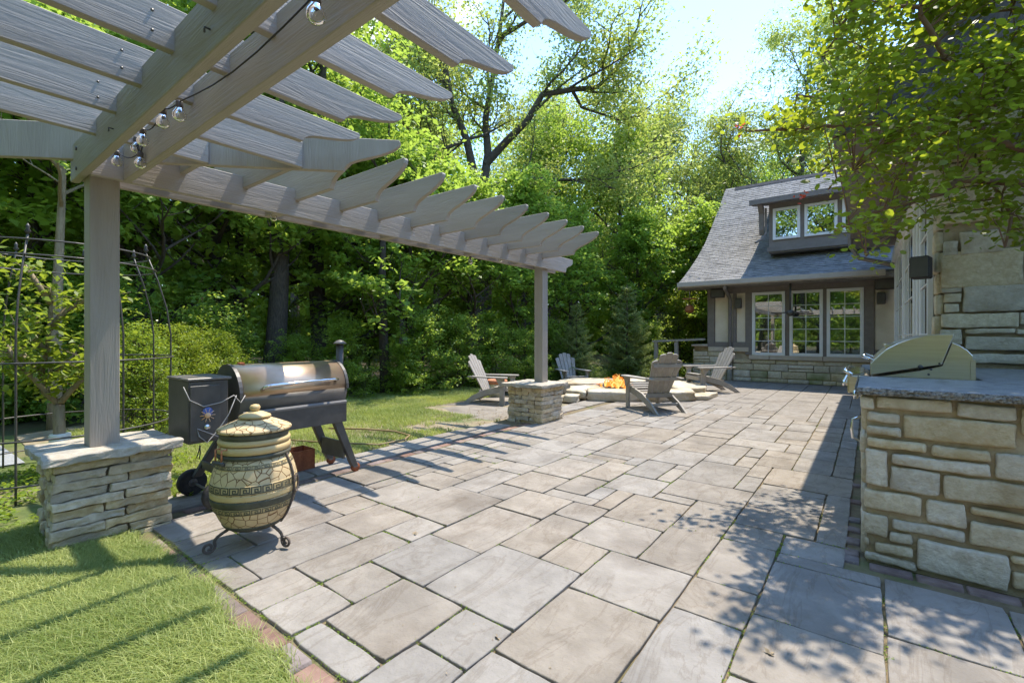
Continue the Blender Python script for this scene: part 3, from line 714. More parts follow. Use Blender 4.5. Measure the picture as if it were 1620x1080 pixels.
# roof: bell-cast slope from the eave up to the ridge
RP = [(13.80, 2.80), (14.3, 3.03), (14.85, 3.32), (15.7, 3.80), (16.6, 4.40), (17.35, 5.02), (18.4, 5.95), (19.5, 6.95)]
def rz(y): 
    for (a, b), (c, d) in zip(RP, RP[1:]):
        if a <= y <= c: return b+(d-b)*(y-a)/(c-a)
roof = MB(); n_ = len(RP)
back_ = [(25.2, 2.9)]
prof = [(y, z-.02) for y, z in RP]+back_+[(25.2, 2.76), (19.5, 6.75)]+[(y, z-.16) for y, z in reversed(RP[:-1])]
roof.prism(prof, 0, -4.42, .75)
rf = part('roof', roof, shing, H)
# shingle courses as real overlapping tabs
sh = MB(); r_ = random.Random(2); y = 13.78; row_ = 0
slope_pts = []
L_ = 0
while y < 19.45:
    z = rz(max(y, 13.8)); y2 = y+.01; sl = math.atan2(rz(min(19.5, max(y, 13.8)+.05))-z, .05)
    dy, dz = math.cos(sl)*.165, math.sin(sl)*.165; x = -4.45-(.15 if row_ % 2 else 0)-r_.random()*.05
    nx_, nz_ = -math.sin(sl), math.cos(sl)
    while x < .78:
        wd_ = .30; t = r_.choice([.011, .012, .013, .017]); xa, xb = max(x, -4.45), min(x+wd_-.008, .78)
        if xb > xa:
            p = [(xa, y, z), (xb, y, z), (xb, y+dy, z+dz), (xa, y+dy, z+dz)]
            top = [(a, b+nx_*t*(1 if i < 2 else .2), c+nz_*t*(1 if i < 2 else .2)) for i, (a, b, c) in enumerate(p)]
            sh.add(p+top, [(4, 5, 6, 7), (0, 1, 5, 4), (1, 2, 6, 5), (3, 0, 4, 7)])
        x += wd_
    y += dy*.82; row_ += 1
tag(part('shingles', sh, shing, rf), kind='stuff')
part('ridge_cap', MB().prism([(19.36, 6.86), (19.5, 7.0), (19.64, 6.86), (19.5, 6.93)], 0, -4.1, .78), greyrf, rf)
part('rake_board', MB().prism([(y, z-.02) for y, z in RP]+[(y, z-.20) for y, z in reversed(RP)], 0, -4.46, -4.425), trimm, H)
gt = MB().prism([(13.68, 2.70), (13.68, 2.82), (13.70, 2.82), (13.70, 2.72), (13.79, 2.72), (13.79, 2.79), (13.81, 2.79), (13.81, 2.68), (13.72, 2.67)], 0, -4.44, .3)
part('gutter', gt, mat('gutter_paint', (.40, .36, .31), (.44, .40, .35), .5), H)
part('soffit', MB().box(-4.42, .5, 13.82, HY+.0, 2.64, 2.66), trimm, H)
part('downspout', MB().tube([(-3.17, 13.76, 2.68), (-3.17, 13.78, 2.60), (-3.17, 14.36, 2.38), (-3.17, 14.40, 2.30), (-3.17, 14.40, .9), (-3.17, 14.33, .80), (-3.17, 14.33, .42)], .05, 8, False), trimm, H)
part('drain_pipe', MB().lathe([(.06, 0), (.06, .36), (.075, .37), (.075, .42), (.055, .43)], 14, (-3.17, 14.33, 0)), pipem, H)
# gable side wall above
part('gable_wall', MB().prism([(14.55, 2.79), (23.4, 2.79), (23.4, 3.2), (19.5, 6.7), (17.35, 4.9), (15.7, 3.66), (14.56, 3.1)], 0, -3.80, -3.70), stucco, H)
# dormer
D = MB().box(-2.26, .5, 14.95, 17.5, 3.62, 5.12)
dm = part('dormer', D, trimm, H)
part('dormer_roof', MB().prism([(14.55, 4.98), (14.55, 5.08), (18.8, 6.05), (18.8, 5.9), (14.95, 5.02)], 0, -2.68, .6), shing, dm)
part('dormer_fascia', MB().box(-2.69, .6, 14.50, 14.548, 4.96, 5.10), trimm, dm)
part('bracket', MB().prism([(14.6, 4.96), (14.94, 4.96), (14.94, 4.15), (14.86, 4.3), (14.82, 4.75)], 0, -2.50, -2.38), trimm, dm)
part('downspout', MB().tube([(-2.33, 14.88, 4.9), (-2.33, 14.88, 4.2), (-2.40, 14.75, 4.02), (-2.55, 14.6, 3.9)], .03, 7, False), trimm, dm)
part('dormer_ledge', MB().box(-2.30, .5, 14.90, 14.948, 3.66, 3.78), trimm, dm)
for (a, b) in ((-2.16, -1.5), (-1.40, -.66), (-.56, .1)): window(dm, a, b, 3.98, 4.86, 14.95, 1, 1, .07)
# things fixed on the house
def speaker(name, c, s, rz_, label, tilt=0):
    t = thing(name, c, label, 'speaker', rz=rz_)
    part('cabinet', MB().box(-s[0]/2, s[0]/2, -s[1]/2, s[1]/2, -s[2]/2, s[2]/2, .012), speakm, t, world=False)
    part('grille', MB().box(-s[0]*.45, s[0]*.45, -s[1]/2-.006, -s[1]/2, -s[2]*.44, s[2]*.44, .002), blackm, t, world=False)
    part('bracket', MB().box(-.03, .03, s[1]/2, s[1]/2+.12, -.03, .03), blackm, t, world=False)
    return t
speaker('wall_speaker', (-3.47, 14.28, 2.50), (.36, .2, .24), R(8), 'black box speaker under the eave at the left end of the garden house')
speaker('wall_speaker', (.32, 14.28, 2.52), (.40, .22, .25), R(-10), 'black box speaker under the eave right of the garden house windows')
def sconce(x_, z_, label):
    t = thing('wall_sconce', (x_, 14.42, z_), label, 'wall light', 'dark wall sconces on the stucco panels')
    part('lamp_body', MB().box(x_-.085, x_+.085, 14.33, 14.45, z_-.14, z_+.14, .01), blackm, t)
    part('back_plate', MB().box(x_-.05, x_+.05, 14.45, 14.51, z_-.09, z_+.09, .005), blackm, t)
sconce(-2.95, 2.20, 'small dark wall sconce on the narrow stucco panel by the downspout')
sconce(.23, 2.19, 'small dark wall sconce on the wide stucco panel near the bay window')
t = thing('hanging_fan', (-1.62, 13.95, 2.65), 'black outdoor ceiling fan hanging on a rod before the windows', 'fan')
part('rod', MB().tube([(-1.62, 13.95, 2.66), (-1.62, 13.95, 1.92)], .025, 8), blackm, t)
part('motor', MB().lathe([(.03, .1), (.09, .07), (.09, 0), (.05, -.05), (.01, -.06)], 14, (-1.62, 13.95, 1.85)), blackm, t)
part('blade', MB().box(-2.05, -1.70, 13.90, 14.02, 1.87, 1.90, .005), blackm, t); part('blade', MB().box(-1.54, -1.20, 13.88, 14.0, 1.87, 1.90, .005), blackm, t)
part('blade', MB().box(-1.68, -1.56, 14.02, 14.36, 1.868, 1.898, .005), blackm, t)
# bird feeder left of the house
p = at(1091, 15.2); t = thing('bird_feeder', (p.x, p.y, 2.2), 'small wooden bird feeder hanging under the left roof corner', 'bird feeder')
part('tray', MB().box(p.x-.2, p.x+.2, p.y-.12, p.y+.12, 2.47, 2.50), terra, t)
part('house_box', MB().lathe([(.1, -.1), (.16, -.02), (.13, .1), (.05, .16)], 6, (p.x, p.y, 2.13), False), terra, t)
part('hanger', MB().tube([(p.x, p.y, 2.25), (p.x, p.y, 2.72)], .008, 5), blackm, t)
# sloping deck rail
t = thing('deck_railing', (-4.6, 14.2, 0), 'weathered wooden handrail on posts leading to the garden house corner', 'railing')
part('top_rail', MB().prism([(-5.35, 1.08), (-5.35, 1.14), (-3.8, 1.21), (-3.8, 1.15)], 1, 14.12, 14.26), chairm, t)
for x_, zz in ((-5.25, 1.083), (-4.62, 1.11)): part('post', MB().box(x_-.05, x_+.05, 14.14, 14.24, -.2, zz), chairm, t)
part('lower_rail', MB().box(-5.2, -4.67, 14.17, 14.21, .35, .43), chairm, t)
part('lower_rail', MB().box(-4.57, -3.9, 14.17, 14.21, .38, .46), chairm, t)

# ---------------------------------------------------------------- main house wing on the right
MH = thing('main_house', (1.5, 6.0, 0), 'tan limestone gable wing with white bay windows behind the grill island', 'house')
WY, WX = 6.0, .50
part('core_wall', MB().box(WX+.06, 5.0, WY+.03, 13.0, -.05, 3.40), mortar, MH)
part('gable_core', MB().prism([(WX+.06, 3.402), (5.0, 3.402), (5.0, 6.9), (4.0, 6.9)], 1, WY+.03, WY+.35), mortar, MH)
wall_l = MB().box(WX+.03, WX+.059, WY+.06, 14.44, -.05, 3.4)
tr = [(745,10,865,120),(875,-60,1215,92),(725,95,1370,350),(900,358,1500,545),(750,415,885,483),(750,490,870,562),(725,372,890,408),(735,568,1330,678),(1338,562,1700,650),(915,685,1310,728),(1318,690,1700,738),(725,690,890,810),(912,745,1700,868),(725,818,905,1000),(915,875,1700,975)]
stones = []
for (a, b, c, d) in tr:
    p = on_y(1340+a/4.91, 380+b/4.91, WY); q = on_y(1340+c/4.91, 380+d/4.91, WY); stones.append((max(p.x, WX+.02), q.x, q.z, p.z))
bot = min(s[2] for s in stones); top = max(s[3] for s in stones[:1]+stones[1:2])
stones = [(a, b, c+.004, d-.004) for a, b, c, d in stones if d-c > .02]
hi_ = max(s[3] for s in stones)
stones += ashlar(1.14, 3.2, .95, 2.3, 8, (.12, .3), (.4, .9), .014)
stones += [s for s in ashlar(WX+.01, 3.2, 2.34, 4.6, 9, (.12, .28), (.25, .75), .014) if s[3] < 3.3+(s[0]-WX)*.87+.2]
wall_stones(MH, stones, 1, WY, .04, isl, 40, .010, .010, .05, .02)
wall_stones(MH, [(6.01, 6.28-.05*(k % 2), .9+.2*k, .9+.2*k+.186) for k in range(12)], 0, WX+.03, .03, isl, 60, .012, .008, .1, .025, name='quoin')
part('side_wall', wall_l, mortar, MH)
wall_stones(MH, ashlar(6.3, 14.4, .0, .62, 14, (.12, .22), (.3, .7), .014), 0, WX+.03, .03, lime, 70, .012, .006, .3, .02)
# white bay windows along the side
for (y0, y1, c_) in ((6.36, 7.25, 1), (8.35, 10.4, 2), (11.0, 13.4, 2)):
    window(MH, y0, y1, .72, 2.95, WX+.0, c_, 4, .06, axis=0, dep=.03)
for (y0, y1) in ((7.252, 7.75), (7.755, 8.345), (10.402, 10.99), (13.402, 13.9)):
    mbp = MB().box(WX-.03, WX+.02, y0, y1, .66, 3.05, .004); m2 = MB().box(WX-.05, WX-.031, y0+.12, y0+.2, .66, 3.05, .003); mbp.add(m2.v, m2.f)
    part('white_trim', mbp, whitef, MH)
part('white_trim', MB().box(WX-.09, WX+.025, 6.34, 13.9, 2.951, 3.12, .008), whitef, MH)
part('bay_sill', MB().box(WX-.10, WX+.025, 6.34, 13.9, .60, .718, .008), whitef, MH)
# roof of the wing: eave along y, rake over the gable
ex, ez = -.27, 3.42; sl = .86
def rp(x): return ez+(x-ex)*sl
part('roof', MB().prism([(ex, ez), (4.2, rp(4.2)), (4.2, rp(4.2)+.14), (ex, ez+.14)], 1, 5.78, 13.7), shing, MH)
part('rake_board', MB().prism([(ex-.01, ez-.10), (4.2, rp(4.2)-.12), (4.2, rp(4.2)+.16), (ex-.01, ez+.15)], 1, 5.735, 5.778), trimm, MH)
part('fascia', MB().box(ex-.03, ex-.005, 5.78, 13.7, ez-.09, ez+.12), trimm, MH)
part('soffit', MB().box(ex, WX+.02, 5.78, 13.7, ez-.085, ez-.06), trimm, MH)
part('corner_bracket', MB().box(ex-.02, ex+.12, 5.79, 5.93, ez-.16, ez-.10), trimm, MH)
part('downspout', MB().tube([(ex-.05, 12.2, ez-.02), (ex-.04, 12.2, ez-.25), (ex+.1, 12.2, ez-.5), (.40, 12.2, ez-.7)], .045, 7, False), trimm, MH)
part('pent_ledge', MB().prism([(5.80, 3.0), (5.99, 3.0), (5.99, 3.13), (5.80, 3.045)], 0, .42, 2.6), shing, MH)
sp = speaker('wall_speaker', (.395, 5.93, 1.945), (.145, .16, .21), R(-14), 'dark brown speaker bracketed to the corner of the limestone wall')
# ---------------------------------------------------------------- grill island
IS = thing('grill_island', (1.0, 4.6, 0), 'stone outdoor kitchen island with grey granite top', 'outdoor kitchen')
IY = 3.40
part('core', MB().box(-.01, 3.0, IY+.015, WY, -.03, .958), mortar, IS)
tr = [(5,85,72,150),(85,85,465,172),(485,118,785,212),(812,140,1050,300),(38,162,203,222),(36,228,210,288),(218,180,792,350),(38,290,335,368),(358,330,655,415),(30,345,140,538),(160,370,658,490),(678,372,1050,540),(153,432,405,588),(418,475,1050,690),(24,548,313,690),(335,597,535,752),(563,638,1050,760),(22,665,140,795),(160,697,530,820),(152,762,265,833),(551,710,1050,920),(20,797,50,842),(73,808,268,900),(20,862,285,960),(288,797,750,1060),(760,880,1050,975),(765,960,1050,1110)]
st = []
for (a, b, c, d) in tr:
    p = on_y(1360+a/3.177, 600+b/3.177, IY); q = on_y(1360+c/3.177, 600+d/3.177, IY); st.append((max(p.x, -.045), q.x, max(q.z, 0), min(p.z, .955)))
wall_stones(IS, st, 1, IY, .03, isl, 90, .012, .009, .028, .014)
wall_stones(IS, [s for s in ashlar(1.1, 3.0, .0, .95, 21, (.12, .25), (.3, .6), .02)], 1, IY, .03, isl, 130, .018, .007, .1, .016)
wall_stones(IS, ashlar(IY+.04, 4.30, .0, .95, 23, (.12, .25), (.25, .5), .02), 0, -.01, .02, isl, 160, .018, .007, .08, .028)
wall_stones(IS, ashlar(5.16, WY, .0, .95, 24, (.12, .25), (.25, .5), .02), 0, -.01, .02, isl, 190, .018, .007, .1, .028)
part('counter_top', MB().box(-.055, 3.0, IY-.03, 4.305, .965, 1.0, .003), granite, IS)
part('counter_top', MB().box(.60, 3.0, 4.306, WY-.025, .965, 1.0, .003), granite, IS)
part('counter_top', MB().box(-.055, .60, 5.155, WY-.025, .965, 1.0, .003), granite, IS)
eg = MB(); r_ = random.Random(3)
nx_ = 190; V = []
for i in range(nx_+1):
    x_ = -.058+3.05*i/nx_
    for j in range(5): V.append((x_, IY-.034-r_.uniform(0, .012)-(.004 if 0 < j < 4 else 0), .958+.0405*j/4))
F = [(i*5+j, (i+1)*5+j, (i+1)*5+j+1, i*5+j+1) for i in range(nx_) for j in range(4)]
eg.add(V, F)
V = []
ny_ = 150
for i in range(ny_+1):
    y_ = IY-.036+2.6*i/ny_
    for j in range(5): V.append((-.058-r_.uniform(0, .01), y_, .958+.0405*j/4))
eg.add(V, [(i*5+j, i*5+j+1, (i+1)*5+j+1, (i+1)*5+j) for i in range(ny_) for j in range(4)])
part('chiselled_edge', eg, granedge, IS)
# stainless built-in grill
G = thing('built_in_grill', (.25, 4.7, 1.0), 'stainless steel built-in gas grill with rounded hood set in the granite counter', 'gas grill')
def py_(pts, Y): return [(on_y(a, b, Y).x, on_y(a, b, Y).z) for a, b in pts]
GY0, GY1 = 4.32, 5.14
hood = py_([(1377, 593), (1377, 575), (1388, 564), (1402, 552), (1420, 543), (1440, 536), (1462, 531), (1485, 528.5), (1510, 528.5), (1500, 552), (1490, 577), (1450, 582)], GY0)
body = py_([(1378, 596), (1450, 586), (1491, 578), (1507, 541), (1518, 545), (1531, 553), (1540, 562), (1540, 603)], GY0)
hood_o = part('hood', MB().prism(hood, 1, GY0-.004, GY1), steel, G, bevel=.004)
part('firebox', MB().prism([(p[0], p[1]-.004) for p in body], 1, GY0+.012, GY1-.01), steel, G, bevel=.003)
part('rear_flange', MB().box(body[-1][0]-.012, body[-1][0]+.012, GY0+.004, GY1, 1.0, body[-1][1]+.14), steel, G)
hx = hood[1][0]
hb = MB().tube([(hx+.02, GY0+.06, 1.12), (hx-.04, GY0+.06, 1.14), (hx-.04, GY1-.06, 1.14), (hx+.02, GY1-.06, 1.12)], .012, 8)
part('handle', hb, chrome, hood_o)
part('thermometer', MB().lathe([(.04, 0), (.04, .015), (.03, .02)], 16, (hx+.16, 4.75, 1.215), axis=2), chrome, hood_o)
part('hood_vent', MB().box(hx+.08, hx+.22, GY0+.1, GY1-.1, 1.208, 1.235, .008), steel, hood_o)
part('control_panel', MB().box(-.13, .0, GY0+.01, GY1-.01, .86, 1.0, .012), steel, G)
part('knob_rail', MB().tube([(-.10, GY0+.01, 1.005), (-.145, GY0+.03, 1.03), (-.145, GY1-.03, 1.03), (-.10, GY1-.01, 1.005)], .013, 8), chrome, G)
part('drip_shelf', MB().box(-.14, -.03, GY0+.03, GY1-.03, 1.002, 1.02, .004), chrome, G)
for q in range(4): part('knob', MB().lathe([(.024, 0), (.024, .02), (.018, .035)], 14, (-.165, GY0+.13+.18*q, .93), axis=0), chrome, G)
for yy in (GY0-.004,):
    for (a, b, r_) in ((1456, 580, .014), (1486, 575, .006), (1473, 584, .007), (1469, 592, .007)):
        q = on_y(a, b, yy); part('bolt', MB().lathe([(r_, 0), (r_, .006), (r_*.6, .008)], 10, (q.x, yy-.007 if r_ < .01 else yy-.007, q.z), axis=1), blackm, G)
part('access_door', MB().box(-.045, -.012, 4.36, 5.1, .12, .80, .006), steel, IS)
for (yy, z0, z1) in ((3.72, .62, .78),):
    t_ = part('bottle_opener_handle', MB().tube([(-.04, yy, z0), (-.085, yy, z0+.02), (-.09, yy, (z0+z1)/2), (-.085, yy, z1-.02), (-.04, yy, z1)], .008, 8), chrome, IS)
part('outlet_cover', MB().lathe([(.03, 0), (.03, .02), (.02, .03)], 14, (-.085, 3.9, .90), axis=0), chrome, IS)

# ---------------------------------------------------------------- pellet grill
PG2 = thing('pellet_grill', (-4.1, 2.0, 0), 'pellet smoker grill with bronze lid, black hopper and chimney at the lawn edge', 'smoker grill')
bx0, bx1 = -4.36, -3.87; cx_ = -4.115; r1 = .245; cz = .815
def arc(a0, a1, r, n, cz_=cz): return [(cx_+r*math.cos(R(a0+(a1-a0)*i/n)), cz_+r*math.sin(R(a0+(a1-a0)*i/n))) for i in range(n+1)]
lid = part('lid', MB().prism(arc(0, 180, r1, 18), 1, 1.60, 2.50), bronze, PG2); 
for f in lid.data.polygons: f.use_smooth = len(f.vertices) == 4
for yy in (1.575, 2.50):
    e = part('end_cap', MB().prism(arc(-2, 182, r1+.006, 18), 1, yy, yy+.026), blackm, PG2)
bar = part('barrel', MB().prism(arc(180, 360, r1-.006, 18), 1, 1.585, 2.515), greym, PG2)
for f in bar.data.polygons: f.use_smooth = len(f.vertices) == 4
part('front_skirt', MB().prism([(-3.868, .68), (-3.862, .68), (-3.862, .50), (-3.868, .50)], 1, 1.60, 2.50), blackm, PG2)
part('skirt_top', MB().prism([(-3.868, .70), (-3.858, .685), (-3.858, .67), (-3.87, .67)], 1, 1.60, 2.50), greym, PG2)
part('back_skirt', MB().box(-4.36, -4.352, 1.60, 2.50, .50, .68), blackm, PG2)
part('handle', MB().tube([(-3.90, 1.74, .84), (-3.83, 1.745, .885), (-3.815, 1.79, .895), (-3.815, 2.34, .905), (-3.83, 2.39, .90), (-3.89, 2.40, .885)], .013, 10), chrome, lid)
hp = part('hopper', MB().box(-4.30, -3.885, 1.235, 1.50, .51, .965, .006), blackm, PG2)
part('hopper_lid', MB().box(-4.31, -3.875, 1.228, 1.52, .966, .985, .004), greym, hp)
part('control_box', MB().box(-3.884, -3.872, 1.245, 1.44, .53, .93, .002), blackm, hp)
part('badge', MB().lathe([(.035, 0), (.035, .004), (.02, .006)], 10, (-3.872, 1.355, .735), axis=0), mat('blue_badge', (.05, .09, .35), (.1, .15, .4), .4), hp)
bs = MB()
for k in range(10):
    a = k*math.pi/5; bs.tube([(-3.867, 1.355+.024*math.cos(a), .71+.024*math.sin(a)), (-3.867, 1.355+.05*math.cos(a), .71+.05*math.sin(a))], .003, 4)
bs.lathe([(.022, 0), (.02, .004)], 10, (-3.868, 1.355, .71), axis=0)
part('badge_rays', bs, mat('badge_orange', (.75, .35, .1), (.7, .6, .5), .5), hp)
part('dial', MB().lathe([(.02, 0), (.02, .015)], 12, (-3.872, 1.35, .625), axis=0), chrome, hp)
part('chimney', MB().tube([(-4.1, 2.56, .80), (-4.1, 2.575, .88), (-4.1, 2.58, 1.21)], .035, 14), blackm, PG2)
part('chimney_cap', MB().lathe([(.062, 1.215), (.062, 1.222), (.03, 1.247), (.005, 1.255)], 16, (-4.1, 2.58, 0)), greym, PG2)
part('grommet', MB().box(-4.13, -4.08, 1.66, 1.70, 1.055, 1.075, .004), rust, PG2)
def legp(y0, y1, x_, z1=.52, z0=.06):
    return part('leg', MB().prism([(y0, z1), (y0+.085, z1), (y1+.06, z0), (y1, z0)], 0, x_, x_+.05), blackm, PG2, bevel=.004)
legp(2.37, 2.57, -3.92); legp(2.37, 2.57, -4.34); legp(1.62, 1.40, -3.92, .52, .16); legp(1.62, 1.40, -4.34, .52, .16)
part('leg_brace', MB().box(-4.29, -3.92, 2.50, 2.52, .14, .30), greym, PG2)
part('bottom_shelf_bar', MB().box(-4.29, -3.92, 1.46, 1.48, .22, .28), greym, PG2)
for x_ in (-3.895, -4.315):
    w_ = part('caster', MB().lathe([(.012, -.016), (.042, -.016), (.045, 0), (.042, .016), (.012, .016)], 16, (x_, 2.615, .045), axis=0), rust, PG2)
    part('caster_fork', MB().box(x_-.022, x_+.022, 2.585, 2.63, .045, .085, .004), greym, w_)
for x_ in (-3.86, -4.38):
    w_ = part('wheel', MB().lathe([(.03, -.025), (.095, -.03), (.105, -.018), (.105, .018), (.095, .03), (.03, .025)], 24, (x_, 1.42, .105), axis=0), rubber, PG2)
    part('hub', MB().lathe([(.03, -.032), (.045, 0), (.03, .032)], 12, (x_, 1.42, .105), axis=0), greym, w_)
part('axle', MB().tube([(-4.36, 1.42, .105), (-3.88, 1.42, .105)], .01, 8), greym, PG2)
part('grey_cable', MB().tube([on_x(290, 612, -3.865), on_x(300, 633, -3.86), on_x(322, 643, -3.86), on_x(350, 636, -3.85), on_x(370, 625, -3.84), on_x(381, 637, -3.83), on_x(388, 625, -3.84)], .004, 5), cordg, PG2)
part('grey_cable', MB().tube([on_x(374, 625, -3.84), on_x(362, 655, -3.84), on_x(345, 680, -3.85), on_x(328, 700, -3.85), on_x(315, 690, -3.86), on_x(312, 678, -3.86), on_x(345, 690, -3.85)], .004, 5), cordg, PG2)
part('cord_loop', MB().tube([on_x(317, 704, -3.9), on_x(314, 715, -3.9), on_x(311, 724, -3.9), on_x(315, 726, -3.9), on_x(317, 716, -3.9), on_x(316, 704, -3.9)], .004, 5), cord, PG2)
# rusty bin behind the pot, tube lying on the lawn
p = at(472, 4.55); t = thing('rusty_bin', (p.x, p.y, 0), 'small rusty steel bin on the paving under the smoker grill', 'metal box')
for a in ((p.x-.1, p.x+.1, p.y-.11, p.y-.10), (p.x-.1, p.x+.1, p.y+.10, p.y+.11), (p.x-.11, p.x-.1, p.y-.11, p.y+.11), (p.x+.1, p.x+.11, p.y-.11, p.y+.11)): part('side_panel', MB().box(*a, .0, .19), rust, t)
part('bottom_panel', MB().box(p.x-.1, p.x+.1, p.y-.1, p.y+.1, .002, .01), rust, t)
hs_ = MB().tube([at(x_, d_, .02) for x_, d_ in ((430, 5.75), (520, 5.55), (600, 5.45), (640, 5.7), (648, 5.95), (625, 6.2), (580, 6.35), (520, 6.4))], .012, 6)
tag(link('garden_hose', hs_.mesh('garden_hose', mat('tan_hose', (.22, .15, .07), (.28, .2, .1), .6))), 'thin tan hose curling over the bare lawn beside the patio edge', 'hose')

# ---------------------------------------------------------------- clay tandoor pot
pc = Vector((-3.06, 1.335, 0)); T = thing('clay_oven', pc, 'cream clay tandoor pot oven with carved key bands on scroll iron legs', 'clay oven')
BP = [(.135, .115), (.165, .135), (.195, .18), (.222, .24), (.238, .30), (.2415, .36), (.236, .42), (.222, .47), (.203, .51), (.190, .535)]
def rad(z):
    for (a, b), (c, d) in zip(BP, BP[1:]):
        if b <= z <= d: return a+(c-a)*(z-b)/(d-b)
    return BP[-1][0]
def lt(prof, n=48): return MB().lathe(prof, n, (pc.x, pc.y, 0))
body_ = part('body', lt(BP), crack, T)
def band(z0, z1, off, m, name):
    pf = [(rad(z0)-.004, z0)]+[(rad(z)+off, z) for z in np.linspace(z0, z1, 6)]+[(rad(z1)-.004, z1)]
    return part(name, lt(pf), m, T)
band(.355, .405, .002, claym, 'key_band'); band(.318, .350, .003, claym, 'plain_band'); band(.275, .315, .0055, claydark, 'iron_hoop'); band(.235, .272, .002, claym, 'key_band'); band(.118, .15, .006, claydark, 'base_hoop'); band(.485, .512, .002, claym, 'key_band')
part('collar', lt([(.19, .532), (.205, .54), (.205, .556), (.190, .562)]), claydark, T)
part('collar', lt([(.186, .560), (.2, .565), (.204, .585), (.2, .603), (.186, .607)]), claym, T)
part('lid_rim', lt([(.186, .610), (.2, .613), (.203, .628), (.197, .64), (.184, .643)]), claym, T)
part('rim_band', lt([(.185, .642), (.192, .648), (.193, .675), (.186, .68)]), claydark, T)
lidp = part('lid', lt([(.19, .678), (.206, .681), (.209, .692), (.2, .70), (.15, .722), (.1, .742), (.07, .75)]), crack, T)
part('lid_cap', lt([(.085, .752), (.092, .757), (.088, .766), (.05, .783), (.022, .79)], 32), claym, lidp)
part('knob', lt([(.018, .788), (.028, .80), (.031, .812), (.024, .825), (.008, .83)], 24), claym, lidp)
part('lid_stem', lt([(.05, .73), (.05, .753)], 16), claydark, lidp)
# greek key, raised lines wrapped round the bands
def greek(z0, z1, n, name, mirror=False):
    mb = MB(); h_ = z1-z0; t_ = h_*.17
    def seg(a0, b0, a1, b1):  # in unit cell: a along (0..1), b up (0..1)
        pts = []; 
        for q in range(3):
            f = q/2; pts.append((a0+(a1-a0)*f, b0+(b1-b0)*f))
        return pts
    path = [(0, 0), (0, 1), (.82, 1), (.82, .22), (.30, .22), (.30, .66), (.56, .66), (.56, .45)]
    for k in range(n):
        lines = list(zip(path, path[1:]))+[((0, 0), (1, 0))]
        for (a0, b0), (a1, b1) in lines:
            V = []; 
            dx, dz_ = a1-a0, b1-b0; ln = max(abs(dx), abs(dz_)); 
            wz = t_/2; wa = (t_/2)/(2*math.pi*.235/n)
            ns = 3 if abs(dx) > 0 else 1
            lo_a, hi_a = min(a0, a1)-wa, max(a0, a1)+wa; lo_b, hi_b = z0+min(b0, b1)*h_-wz, z0+max(b0, b1)*h_+wz
            for i in range(ns+1):
                a = (k+lo_a+(hi_a-lo_a)*i/ns)/n*2*math.pi
                for zz in (lo_b, hi_b):
                    r_ = rad(zz)+.0045; V.append((pc.x+r_*math.cos(a), pc.y+r_*math.sin(a), zz))
            mb.add(V, [(2*i, 2*i+2, 2*i+3, 2*i+1) for i in range(ns)])
    return part(name, mb, claydark, T)
greek(.362, .398, 26, 'greek_key'); greek(.241, .266, 26, 'greek_key'); greek(.490, .507, 26, 'greek_key')
for a_ in (36, 150, 215):
    a_ = R(a_); u = Vector((math.cos(a_), math.sin(a_), 0)); 
    if a_ in (R(22), R(240)) or True:
        part('strap', MB().tube([pc+u*(rad(z)+.006)+Vector((0, 0, z)) for z in (.13, .18, .24, .30, .36, .42, .47, .52, .55)], .008, 6), iron, T)
hd = pc+Vector((math.cos(R(-80)), math.sin(R(-80)), 0))*.225; tg = Vector((-math.sin(R(-80)), math.cos(R(-80)), 0))
part('handle', MB().tube([hd-tg*.05+Vector((0, 0, .525)), hd+tg*.05+Vector((0, 0, .525))], .012, 8), blackm, T)
for s_ in (-.03, .03): part('hook', MB().tube([hd+tg*s_-Vector((-.0, -.03, -.60)), hd+tg*s_+Vector((0, 0, .60)), hd+tg*s_+Vector((0, 0, .53))], .005, 6), terra, T)
u = Vector((math.cos(R(36)), math.sin(R(36)), 0)); q = pc+u*.262
part('ring', MB().tube([q+Vector((0, 0, .42))]+[q+Vector((-.025*math.sin(a), .025*math.sin(a), .36+.05*math.cos(a))) for a in np.linspace(0, 2*math.pi, 13)], .006, 6), iron, T)
for a_ in (-98, 18, 140):
    u = Vector((math.cos(R(a_)), math.sin(R(a_)), 0)); pts = []; rr_ = []
    for t_ in np.linspace(0, 1, 14): pts.append(pc+u*(.13+.035*math.sin(t_*3.1)+.085*t_)+Vector((0, 0, .125-.075*t_))); rr_.append(.0085+.0012*(len(pts) % 2))
    c_ = pts[-1]+u*.022+Vector((0, 0, -.006))
    for t_ in np.linspace(0, 1, 22):
        an = math.pi+t_*math.pi*2.6; r_ = .034*(1-t_*.72); pts.append(pc+u*((c_-pc).dot(u)+.012+r_*math.cos(an))+Vector((0, 0, .043+r_*math.sin(an)))); rr_.append(.008)
    part('leg', MB().tube(pts, rr_, 7), iron, T)

T.scale = (1, 1, 1.045)
